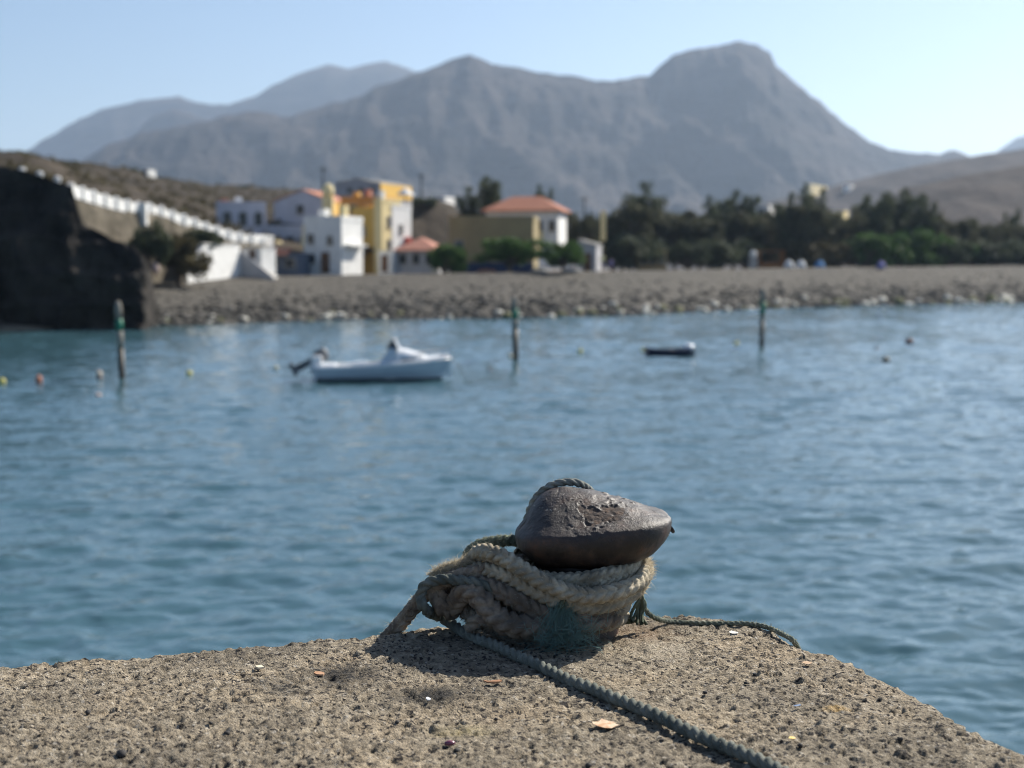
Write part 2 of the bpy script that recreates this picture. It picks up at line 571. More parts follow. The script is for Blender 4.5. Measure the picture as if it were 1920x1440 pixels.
# ------------------------------------------------------------------ cliff headland and left hill
def build_cliff():
    top = [(-900, 270), (-400, 292), (0, 309), (60, 324), (126, 347), (134, 385), (145, 418), (200, 447), (240, 462), (262, 486), (274, 520), (279, 560), (281, 600)]
    cols = np.concatenate([np.arange(-900, -60, 16.0), np.arange(-60, 283, 3.2)])
    rows = 46
    V = []
    for p in cols:
        Yf = 91.0 + 2.5 * fbm2(np.array(p * 0.012), np.array(0.3), 3, 3)
        if p > 266: Yf += 4.0 * ((p - 266) / 15.0) ** 2
        zt = at(p, float(interp(p, top)) + 5 * float(fbm2(np.array(p * 0.09), np.array(1.0), 3, 8)), Yf).z
        x = at(p, 500, Yf).x
        for k in range(rows):
            v = k / (rows - 1)
            V.append((x, Yf + v * 1.5, -1.5 + v * (zt + 1.5)))
        for dY, zz_ in ((4.0, zt + 0.05), (9.0, zt - 0.8), (16.0, zt - 4.0 if p > 120 else zt - 0.5)):
            V.append((x * (Yf + dY) / Yf, Yf + dY, zz_))
    lastc = V[-(rows + 3):]
    for dy in (3, 8, 14, 20):
        V += [(x * (1.006 * max(y, lastc[0][1] + dy) / y), max(y, lastc[0][1] + dy), z) for (x, y, z) in lastc]
    cols = np.concatenate([cols, np.full(4, 281.0)])
    V = np.array(V)
    nr = rows + 3
    P = V.copy()
    d = fbm3(P * np.array([0.28, 0.28, 0.22]), 5, 31) * 6.5
    vv = np.tile(np.arange(nr), len(cols))
    amp = np.where(vv < rows, np.sin(np.pi * np.clip(vv / (rows - 1), 0.0, 1)) ** 0.5, 0)
    V[:, 1] += -d * amp - 1.6 * np.abs(fbm3(P * np.array([.9, .9, 0.35]), 4, 77)) * amp - .5 * np.floor(2.2 * P[:, 2] + 3 * fbm3(P * .3, 2, 9)) % 2 * .35 * amp
    V[:, 0] += 0.5 * fbm3(P * 0.6, 3, 5) * amp
    me = np_mesh('cliff', V, grid_quads(len(cols), nr)[:, ::-1])
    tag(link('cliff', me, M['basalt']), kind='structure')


build_cliff()
SB = [(-900, 300), (0, 326), (90, 346), (130, 372), (250, 394), (290, 404), (400, 441), (440, 458), (490, 466), (560, 470), (640, 472)]   # foot of the stair wall


def SY(p): return 106.5 + max(0.0, (p - 130)) / 14.0


def build_left_hill():
    crest = [(-900, 240), (0, 287), (40, 285), (100, 299), (180, 308), (262, 319), (272, 330), (400, 346), (520, 353), (600, 358), (660, 368), (700, 385), (760, 440)]
    cols = np.arange(-900, 761, 6.0)
    rows = 60
    X = np.zeros((len(cols), rows + 14, 3))
    for i, p in enumerate(cols):
        y0 = SY(p) + 1.2
        b = float(interp(p, SB)); c = min(float(interp(p, crest)), b - 4 if p < 700 else b)
        z0 = at(p, b, y0).z
        for k in range(rows):
            v = k / (rows - 1)
            Y = y0 + (300 - y0) * v ** 1.4
            pyv = b + (c - b) * (v ** 0.75)
            q = at(p, pyv, Y)
            X[i, k] = q
        for k in range(14):
            v = (k + 1) / 14
            q = X[i, rows - 1].copy(); q[1] += 160 * v; q[2] -= 26 * v * v
            X[i, rows + k] = q
    P = X.reshape(-1, 3)
    vv = np.tile(np.arange(rows + 14), len(cols)) / (rows - 1)
    P[:, 2] += fbm2(P[:, 0] * 0.09, P[:, 1] * 0.06, 5, 19) * 4.5 * np.clip(np.sin(np.pi * np.clip(vv, 0, 1)), 0, 1) + fbm2(P[:, 0] * 0.5, P[:, 1] * 0.3, 3, 2) * 0.9 * np.clip(vv * 3, 0, 1)
    me = np_mesh('hillside', P, grid_quads(len(cols), rows + 14)[:, ::-1], smooth=True)
    tag(link('hillside', me, M['hill']), kind='structure')
    # dry scrub all over the slope
    g_ = np.random.default_rng(8); cs = []
    Q = P.reshape(len(cols), rows + 14, 3)
    for k in range(900):
        i = int(g_.integers(int(len(cols) * .5), len(cols) - 18)); j = int(g_.integers(3, rows))
        s_ = g_.uniform(.25, .8)
        cs.append((Q[i, j] + np.array([g_.normal(0, .4), g_.normal(0, .8), s_ * .3]), (s_, s_, s_ * .6), 1.0))
    V, q = leaf_cloud(cs, 26, .2, 5)
    tag(link('scrub', np_mesh('scrub', V, q), M['leaf_brown']), 'low dry scrub dotted over the left hillside', 'scrub', kind='stuff')
    # rock face dropping from the stair wall to the beach
    cols = np.arange(90, 500, 3.0)
    rows = 34
    V = []
    for p in cols:
        y0 = SY(p) - .25
        zt = at(p, float(interp(p, SB)), y0).z + 0.35
        x = at(p, 450, y0).x
        for k in range(rows):
            v = k / (rows - 1)
            V.append((x - (1 - v) * 0.2, y0 - (1 - v) * (5.0 - 0.004 * p), 1.0 + v * (zt - 1.0)))
    V = np.array(V)
    vv = np.tile(np.arange(rows), len(cols)) / (rows - 1)
    amp = np.clip(np.sin(np.pi * vv), 0, 1) ** 0.6
    V[:, 1] -= fbm3(V * 0.4, 5, 41) * 2.4 * amp
    me = np_mesh('rock_face', V, grid_quads(len(cols), rows)[:, ::-1])
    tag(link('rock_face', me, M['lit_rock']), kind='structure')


build_left_hill()


# ------------------------------------------------------------------ far hills and mountains
def mountain(name, sil, Yc, front, m, step=6.0, rows=70, amp=0.22, seed=0, gully=0.004, base=505, crest_rough=2.0, pw=1.25):
    cols = np.arange(sil[0][0], sil[-1][0] + 0.1, step)
    py_ = interp(cols, sil) + crest_rough * 2 * fbm2(cols * 0.045, cols * 0, 5, seed)
    zc = np.array([at(p, q, Yc).z for p, q in zip(cols, py_)])
    xc = np.array([at(p, 500, Yc).x for p in cols])
    tf = np.linspace(0, 1, rows); tb = np.linspace(0, 1, 14)[1:]
    Z = []; Yv = []; Xv = []
    for t in tf:
        # cliffy upper third above gentler talus
        prof = 0.62 * t ** pw + 0.38 * float(sstep(0.52, 0.98, t))
        yy = Yc - front * (1 - t)
        xx = xc * (0.80 + 0.20 * t)
        gl = np.abs(fbm2(xx * gully, np.full_like(xx, yy * gully * 0.7) + xx * gully * .35, 5, seed + 3)) * 2
        gl2 = fbm2(xx * gully * 3.1, np.full_like(xx, yy * gully * 1.2), 4, seed + 8)
        k = (1 - t ** 6) * min(1, t * 3)
        z = zc * prof * (1 - amp * 1.5 * gl * k) + zc * amp * 0.55 * gl2 * k
        Z.append(np.maximum(z, -0.5 + 0 * z)); Yv.append(np.full_like(xx, yy)); Xv.append(xx)
    for t in tb:
        Z.append(zc * (1 - t) - 0.5 * t); Yv.append(np.full_like(xc, Yc + front * 0.7 * t)); Xv.append(xc)
    V = np.stack([np.array(Xv), np.array(Yv), np.array(Z)], -1)
    me = np_mesh(name, V.reshape(-1, 3), grid_quads(V.shape[0], V.shape[1]), smooth=True)
    tag(link(name, me, m), kind='structure')


mountain('mountain', [(60, 505), (120, 360), (165, 298), (215, 268), (270, 250), (330, 238), (400, 226), (430, 214), (470, 209), (510, 212), (545, 218), (600, 200), (680, 181), (705, 163), (760, 146), (800, 130), (850, 110), (880, 103), (905, 110), (925, 121), (960, 127), (1040, 140), (1110, 149), (1150, 153), (1215, 143), (1236, 122), (1258, 104), (1290, 93), (1340, 86), (1385, 78), (1414, 83), (1438, 98), (1450, 124), (1480, 152), (1530, 190), (1580, 230), (1620, 262), (1660, 280), (1720, 290), (1785, 284), (1830, 300), (1900, 360), (1990, 505)], 3500, 1500, M['mountain'], 3.0, 130, 0.30, 3, 0.0050, crest_rough=4.5)
mountain('distant_ridge', [(-60, 505), (0, 330), (60, 280), (130, 236), (200, 203), (270, 188), (340, 180), (375, 193), (430, 197), (480, 182), (520, 158), (570, 134), (620, 121), (660, 129), (690, 121), (722, 113), (770, 130), (830, 160), (930, 300), (1000, 505)], 6100, 1300, M['mountain'], 8.0, 40, 0.25, 14, 0.0022, crest_rough=3)
mountain('middle_ridge', [(180, 505), (240, 280), (268, 238), (295, 216), (330, 205), (362, 212), (400, 230), (450, 300), (560, 505)], 5000, 700, M['mountain'], 8.0, 34, 0.25, 24, 0.003)
mountain('coastal_ridge', [(1740, 505), (1830, 330), (1862, 284), (1900, 258), (1960, 240), (2100, 235), (2300, 300), (2500, 505)], 5900, 1200, M['mountain'], 10.0, 34, 0.18, 34, 0.003)
mountain('brown_hill', [(1180, 505), (1300, 425), (1400, 388), (1500, 364), (1600, 338), (1700, 314), (1800, 296), (1920, 278), (2100, 262), (2500, 250), (2700, 505)], 1500, 700, M['far_hill'], 8.0, 50, 0.20, 44, 0.010, crest_rough=1.5)
mountain('scrub_hill', [(1480, 505), (1600, 405), (1700, 352), (1800, 330), (1920, 309), (2100, 292), (2500, 280), (2700, 505)], 760, 380, M['far_hill'], 8.0, 50, 0.20, 54, 0.02, crest_rough=1.5)
mountain('earth_mound', [(560, 470), (620, 415), (700, 385), (760, 372), (810, 372), (850, 384), (885, 420), (960, 480)], 205, 40, M['hill'], 5.0, 30, 0.10, 64, 0.15, crest_rough=1.5, pw=0.5)

# ================================================================== BUILDINGS
def window(root, face, u, z, ww=0.8, hh=1.0, L=0, arch=False):
    """face 'f': front (local y=0) at local x=u ; face 'r': right side (local x=0) at local y=u"""
    fr = MB(); t = 0.09

    def bx(mb, a0, a1, z0, z1, d0, d1):
        if face == 'f': mb.box(a0, a1, -d1, -d0, z0, z1)
        else: mb.box(d0, d1, a0, a1, z0, z1)
    bx(fr, u - ww / 2 - t, u - ww / 2, z, z + hh, 0.003, 0.07); bx(fr, u + ww / 2, u + ww / 2 + t, z, z + hh, 0.003, 0.07)
    bx(fr, u - ww / 2 - t, u + ww / 2 + t, z + hh, z + hh + t, 0.003, 0.07)
    o = fr.build('window', M['concrete'], root)
    p = MB(); bx(p, u - ww / 2, u + ww / 2, z, z + hh, 0.004, 0.02); p.build('pane', M['glass'], o)
    s_ = MB(); bx(s_, u - ww / 2 - 0.15, u + ww / 2 + 0.15, z - 0.08, z, 0.003, 0.14); s_.build('sill', M['concrete'], o)


def door(root, face, u, ww=0.9, hh=2.0, m='wood', z=0.0):
    p = MB()
    if face == 'f': p.box(u - ww / 2, u + ww / 2, -0.05, -0.003, z, z + hh)
    else: p.box(0.003, 0.05, u - ww / 2, u + ww / 2, z, z + hh)
    o = p.build('door', M[m], root)
    h = MB()
    if face == 'f': h.box(u + ww * 0.3, u + ww * 0.38, -0.09, -0.052, z + 0.95, z + 1.07)
    else: h.box(0.052, 0.09, u + ww * 0.3, u + ww * 0.38, z + 0.95, z + 1.07)
    h.build('handle', M['concrete'], o)


def box_house(name, px, Y, z0, H, L, W, beta, wallm, label, cat='house', roof='flat', roofm='tile', rise=1.0, parapet=0.35, eave=0.25, sink=1.5):
    """near corner at column px; front face runs L to the left, right face runs W back"""
    p = at(px, 505, Y)
    root = empty(name, (p.x, p.y, z0), -beta)
    MB().box(-L, 0, 0, W, -sink, H).build('wall', M[wallm], root)
    if roof == 'flat':
        r = MB()
        t = 0.18
        for a in ((-L - 0.04, 0.04, -0.04, t), (-L - 0.04, 0.04, W - t, W + 0.04), (-L - 0.04, -L + t, t, W - t), (-t, 0.04, t, W - t)):
            r.box(*a, H + 0.003, H + parapet)
        r.build('parapet', M[wallm], root)
    elif roof == 'hip':
        e = eave
        r = MB(); x0, x1, y0, y1 = -L - e, e, -e, W + e
        k = min(x1 - x0, y1 - y0) / 2 * 0.98
        if (x1 - x0) >= (y1 - y0): A_, B_ = (x0 + k, (y0 + y1) / 2), (x1 - k, (y0 + y1) / 2)
        else: A_, B_ = ((x0 + x1) / 2, y0 + k), ((x0 + x1) / 2, y1 - k)
        vs_ = [(x0, y0, H + .02), (x1, y0, H + .02), (x1, y1, H + .02), (x0, y1, H + .02), (*A_, H + rise), (*B_, H + rise),
               (x0, y0, H - .13), (x1, y0, H - .13), (x1, y1, H - .13), (x0, y1, H - .13)]
        if (x1 - x0) >= (y1 - y0): fs = [(0, 1, 5, 4), (1, 2, 5), (2, 3, 4, 5), (3, 0, 4)]
        else: fs = [(0, 1, 4), (1, 2, 5, 4), (2, 3, 5), (3, 0, 4, 5)]
        fs += [(0, 6, 7, 1), (1, 7, 8, 2), (2, 8, 9, 3), (3, 9, 6, 0), (9, 8, 7, 6)]
        r.add(vs_, fs); r.build('roof', M[roofm], root)
    elif roof in ('gable', 'shed'):
        e = eave
        x0, x1, y0, y1 = -L - e, e, -e, W + e
        rx = -L / 2 if roof == 'gable' else -L
        g_ = MB().add([(-L, 0.002, H), (0, 0.002, H), (rx, 0.002, H + rise), (-L, W - .002, H), (0, W - .002, H), (rx, W - .002, H + rise)], [(0, 1, 2), (3, 5, 4), (0, 2, 5, 3), (1, 4, 5, 2)])
        g_.build('gable', M[wallm], root)
        r = MB(); t = 0.14
        sl = rise / (L / 2 if roof == 'gable' else L)
        def slab(xa, za, xb, zb):
            r.add([(xa, y0, za + .02), (xb, y0, zb + .02), (xb, y1, zb + .02), (xa, y1, za + .02), (xa, y0, za + t), (xb, y0, zb + t), (xb, y1, zb + t), (xa, y1, za + t)],
                  [(0, 3, 2, 1), (4, 5, 6, 7), (0, 1, 5, 4), (1, 2, 6, 5), (2, 3, 7, 6), (3, 0, 4, 7)])
        slab(x1, H - e * sl, rx, H + rise)
        if roof == 'gable': slab(rx, H + rise, x0, H - e * sl)
        r.build('roof', M[roofm], root)
    tag(root, label, cat)
    return root


def zat(py, Y): return at(960, py, Y).z


# arcaded grey house on the slope
Y = 150
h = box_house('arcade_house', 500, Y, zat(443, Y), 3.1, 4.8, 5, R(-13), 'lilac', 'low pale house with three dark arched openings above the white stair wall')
for k in range(3):
    a = MB()
    pts = [(-0.4, 0), (0.4, 0), (0.4, 1.0)] + [(0.4 * math.cos(t), 1.0 + 0.4 * math.sin(t)) for t in np.linspace(0.3, 2.84, 7)] + [(-0.4, 1.0)]
    cx = -0.75 - 1.55 * k
    a.add([(cx + x, -0.012, 1.0 + z) for x, z in pts], [tuple(range(len(pts)))])
    a.add([(cx + x, -0.004, 1.0 + z) for x, z in pts], [tuple(range(len(pts)))[::-1]])
    o = a.build('arch_opening', M['glass'], h)
    b_ = MB()
    for q in range(6):
        t0, t1 = math.pi * q / 6, math.pi * (q + 1) / 6
        b_.bar((cx + .45 * math.cos(t0), -0.05, 2.0 + .45 * math.sin(t0)), (cx + .45 * math.cos(t1), -0.05, 2.0 + .45 * math.sin(t1)), 0.045)
    b_.build('arch_trim', M['concrete'], o)
for k, (dx, hh) in enumerate(((-4.0, .7), (-2.6, .9))):
    MB().box(dx - .35, dx + .35, 2, 2.7, 3.104, 3.1 + hh).build('chimney', M['pink_tile' if k == 0 else 'white'], h)

# big gabled pale house with the orange side wall
Y = 162
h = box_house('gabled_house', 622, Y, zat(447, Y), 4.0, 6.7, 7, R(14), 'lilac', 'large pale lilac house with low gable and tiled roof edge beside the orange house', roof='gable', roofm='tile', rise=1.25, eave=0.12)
window(h, 'f', -3.6, 2.7, 0.7, 0.9)
MB().box(0.004, 0.08, 0.1, 6.9, 0.6, 3.95).build('orange_side_wall', M['yellow'], h)
# cream dome chimneys beside its roof
h = empty('chimney_stack', at(615, 372, 156)); h.location.z = zat(384, 156)
MB().box(-.55, .55, -.5, .5, -2.5, .8).build('stack', M['cream'], h)
MB().lathe([(.55, .803), (.62, 1.2), (.6, 1.6), (.5, 1.9), (.3, 2.1), (.05, 2.2)], 16).build('cap', M['cream'], h, True)
tag(h, 'cream chimney with round cap rising beside the lilac gabled roof', 'chimney')

# lower lilac house under the gable
Y = 143
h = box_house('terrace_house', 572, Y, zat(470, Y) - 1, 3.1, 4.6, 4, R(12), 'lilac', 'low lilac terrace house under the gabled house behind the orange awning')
window(h, 'f', -1.5, 1.6, .7, .7)
# flat dark blue shopfront with orange awning
Y = 133
h = box_house('slate_shed', 562, Y, zat(513, Y), 1.75, 3.6, 3, R(10), 'slate', 'low slate blue shed with orange tiled awning beside the white cube house', 'shed', parapet=0.08)
p_ = MB().add([(-4.3, -0.5, 1.60), (-1.0, -0.5, 1.60), (-1.0, 1.0, 2.2), (-4.3, 1.0, 2.2), (-4.3, -0.5, 1.70), (-1.0, -0.5, 1.70), (-1.0, 1.0, 2.3), (-4.3, 1.0, 2.3)], [(0, 3, 2, 1), (4, 5, 6, 7), (0, 1, 5, 4), (1, 2, 6, 5), (2, 3, 7, 6), (3, 0, 4, 7)])
p_.build('awning', M['tile'], h)
for k in range(2): window(h, 'f', -0.9 - 1.5 * k, .6, .8, .7)
h = empty('water_tank', at(520, 458, 139)); h.location.z = zat(462, 139)
MB().lathe([(.45, -.6), (.5, 0), (.5, .3), (.36, .42), (.1, .5)], 16).build('tank', M['cream'], h, True)
MB().box(-.55, .55, -.5, .5, -1.6, -.6).build('plinth', M['lilac'], h)
tag(h, 'rounded cream water tank standing on the terrace roof', 'water tank')

# white cube house on the waterfront
Y = 135
h = box_house('cube_house', 641, Y, zat(512, Y), 4.75, 3.9, 4.1, R(22), 'white', 'white two storey cube house with shaded front and sunlit side at the beach', parapet=0.45)
window(h, 'f', -3.2, 2.7, .6, .8); window(h, 'f', -3.1, .9, .6, .8); window(h, 'f', -1.2, 2.6, .5, .7)
door(h, 'f', -1.7, .9, 1.9)
MB().box(.004, .75, .4, 3.7, 2.45, 2.6).build('balcony', M['white'], h)
MB().box(-3.2, -2.5, 1.5, 2.3, 4.754, 5.9).build('roof_turret', M['white'], h)
MB().box(-.75, -.15, .9, 1.6, 4.754, 6.2).build('chimney', M['cream'], h)
h = empty('roof_tank', at(577, 425, 137)); h.location.z = zat(432, 137)
MB().lathe([(.42, -.35), (.5, 0), (.5, .45), (.3, .6), (.08, .68)], 16).build('tank', M['cream'], h, True)
MB().box(-.5, .5, -.5, .5, -1.6, -.35).build('plinth', M['cream'], h)
tag(h, 'cream rounded tank at the roof corner of the white cube house', 'water tank')

# yellow apartment house with white stair tower
Y = 150
h = box_house('yellow_house', 704, Y, zat(508, Y), 6.0, 2.8, 5, R(30), 'yellow', 'tall cream yellow apartment house with balconies beside the white tower', parapet=0.4)
for zz in (1.0, 3.0):
    window(h, 'f', -1.6, zz + .5, .7, 1.0); window(h, 'r', 1.5, zz + .5, .7, 1.0); window(h, 'r', 3.4, zz + .5, .7, 1.0)
for zz in (2.3, 4.2):
    b_ = MB().box(.004, .9, .5, 4.5, zz, zz + .14).build('balcony', M['cream'], h)
    r_ = MB()
    for q in range(8): r_.bar((.84, .6 + q * .54, zz + .15), (.84, .6 + q * .54, zz + .95), .02)
    r_.bar((.84, .55, zz + .97), (.84, 4.45, zz + .97), .03); r_.build('railing', M['white'], b_)
door(h, 'r', 2.4, .9, 1.95, 'red')
MB().box(-1.9, -.3, 1, 3, 6.004, 6.7).build('roof_room', M['yellow'], h)
Y = 148.5
h = box_house('stair_tower', 736, Y, zat(508, Y), 6.3, .75, 3.6, R(28), 'white', 'narrow tall white stair tower at the end of the yellow apartment house', 'tower', parapet=0.3)
window(h, 'r', 1.6, 3.8, .5, .8); window(h, 'r', 1.6, 1.6, .5, .8)
MB().box(-.6, -.1, .3, 1.2, 6.304, 7.0).build('roof_finial', M['white'], h)
MB().box(.004, .45, 2.2, 3.0, 1.8, 3.4).build('red_panel', M['red'], h)
h = box_house('narrow_house', 716, 147, zat(509, 147), 6.9, .9, 3.4, R(30), 'cream', 'slim cream house squeezed between the yellow house and white tower', parapet=0.3)
window(h, 'r', 1.3, 4.5, .5, .9); window(h, 'r', 1.3, 2.2, .5, .9)
MB().box(-.7, -.25, .4, 1.0, 6.904, 8.0).build('chimney', M['white'], h)
h = box_house('kiosk_hut', 735, 142, zat(510, 142), 1.9, 1.5, 1.5, R(24), 'white', 'small white hut with a door in front of the tower', 'hut', parapet=0.12)
door(h, 'f', -.8, .7, 1.6)

# orange house behind
Y = 158
h = box_house('orange_house', 712, Y, zat(420, Y), 2.6, 4.4, 5, R(16), 'orange', 'orange plastered house on the slope behind the yellow apartment house', parapet=0.35)
window(h, 'f', -1.2, 1.2, .7, .8); window(h, 'f', -3.0, 1.2, .7, .8)
MB().box(-2.1, -1.5, 1, 1.7, 2.604, 3.7).build('chimney', M['pink_tile'], h)
MB().box(-3.6, -3.0, 1.6, 2.2, 2.604, 3.5).build('roof_turret', M['yellow'], h)

# grey hall on the hill with yellow end
Y = 185
h = box_house('hilltop_hall', 713, Y, zat(372, Y), 1.9, 6.2, 9, R(22), 'grey_wall', 'grey hall on the hilltop with a pale roof and yellow end wall', 'hall', roof='gable', roofm='concrete', rise=.55, eave=.1)
MB().box(.004, .1, .1, 8.9, .1, 1.85).build('yellow_end_wall', M['yellow'], h)
for k in range(3): window(h, 'f', -1.0 - 1.6 * k, .8, .7, .6)
h = empty('white_parasol', at(760, 374, 172)); h.location.z = zat(378, 172)
MB().lathe([(1.05, .75), (.98, .85), (.5, 1.25), (.05, 1.6)], 10).build('canopy', M['white'], h)
MB().tube([(0, 0, -1.5), (0, 0, 1.5)], .05, 8).build('pole', M['wood'], h)
tag(h, 'white pointed parasol beside the hilltop hall with yellow end', 'parasol')

# red tiled cottage and its red panel
Y = 142
h = box_house('cottage', 818, Y, zat(506, Y), 1.9, 4.0, 4.5, R(12), 'grey_wall', 'low cottage with faded terracotta roof next to the round green bush', roof='hip', roofm='pink_tile', rise=1.25, eave=.3)
for k in range(3): window(h, 'f', -.7 - 1.3 * k, .6, .7, .9)
# khaki building with blue base
Y = 150
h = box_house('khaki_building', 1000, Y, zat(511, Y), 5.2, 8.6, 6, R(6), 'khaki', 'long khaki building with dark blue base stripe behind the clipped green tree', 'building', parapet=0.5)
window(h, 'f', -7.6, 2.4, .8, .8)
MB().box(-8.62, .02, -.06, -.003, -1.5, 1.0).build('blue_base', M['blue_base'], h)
window(h, 'f', -4.3, 2.4, .8, .8)
# hip roofed white house
Y = 165
h = box_house('hip_roof_house', 1046, Y, zat(455, Y), 3.6, 8.2, 5.0, R(13), 'white', 'white house with terracotta hipped roof standing above the khaki building', roof='hip', roofm='tile', rise=1.65, eave=.5, sink=.3)
for k in range(2): window(h, 'f', -.7 - 1.35 * k, 1.3, .6, 1.1)
MB().box(-8.9, -5.6, -1.0, -.003, -1, 1.9).build('terrace', M['grey_wall'], h)
MB().box(-6.3, -5.7, -.95, -.2, 1.904, 2.9).build('red_door', M['red'], h)
MB().box(-2.3, -1.7, -.5, -.004, -1, 1.3).build('buttress', M['cream'], h)
# sheds by the trees
h = box_house('grey_shed', 1118, 152, zat(508, 152), 2.6, 1.9, 3, R(14), 'grey_wall', 'small weathered grey shed right of the clipped green tree', 'shed', roof='shed', roofm='concrete', rise=.5, eave=.1)
door(h, 'f', -.9, .8, 1.8)
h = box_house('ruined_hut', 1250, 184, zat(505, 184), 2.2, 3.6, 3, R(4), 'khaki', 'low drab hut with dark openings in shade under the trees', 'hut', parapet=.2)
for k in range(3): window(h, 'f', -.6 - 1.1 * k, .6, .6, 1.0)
h = empty('gate_pillar', at(1131, 430, 175)); h.location.z = zat(432, 175)
MB().box(-.28, .28, -.28, .28, -1.2, 2.0).build('shaft', M['cream'], h); MB().box(-.36, .36, -.36, .36, 2.003, 2.2).build('cap', M['cream'], h)
tag(h, 'slim cream pillar standing left of the dark tree row', 'pillar')
# pale buildings glimpsed between trees and on the brown hill
h = box_house('white_house', 1440, 225, zat(406, 225), 1.6, 2.4, 4, R(22), 'white', 'white house glimpsed above the tree row', sink=9, roof='flat', parapet=.15)
window(h, 'f', -1.2, .4, .7, .8)
h = box_house('ochre_house', 1580, 225, zat(432, 225), 2.6, 2.5, 3, R(26), 'cream', 'cream house glimpsed through a gap in the tree row', sink=5)
window(h, 'f', -1.2, 1.2)
for k, (p, wd, hh) in enumerate(((1518, 50, 6.5), (1590, 24, 5.5))):
    h = box_house('hill_building', p, 1440, zat(358, 1440), hh, 6, wd, R(30), 'white' if k else 'cream', ('long cream building on the shoulder of the brown hill', 'short white building right of the long one on the brown hill')[k], 'building', sink=12)
    for q in range(4 - k): window(h, 'r', 3.5 + q * (11 if k == 0 else 7), 1.8, 1.6, 1.8)
h = box_house('ridge_house', 835, 245, zat(384, 245), 1.0, 2.8, 4, R(22), 'white', 'small white house on the mound left of the casuarina trees', sink=4)
window(h, 'f', -1.2, .5, .6, .7)
h = box_house('ridge_hut', 281, 285, zat(331, 285), 1.3, 1.6, 2.5, R(22), 'white', 'small white hut on the brow of the scrubby left hill', 'hut', sink=3, parapet=.1)
door(h, 'f', -.8, .6, 1.1)

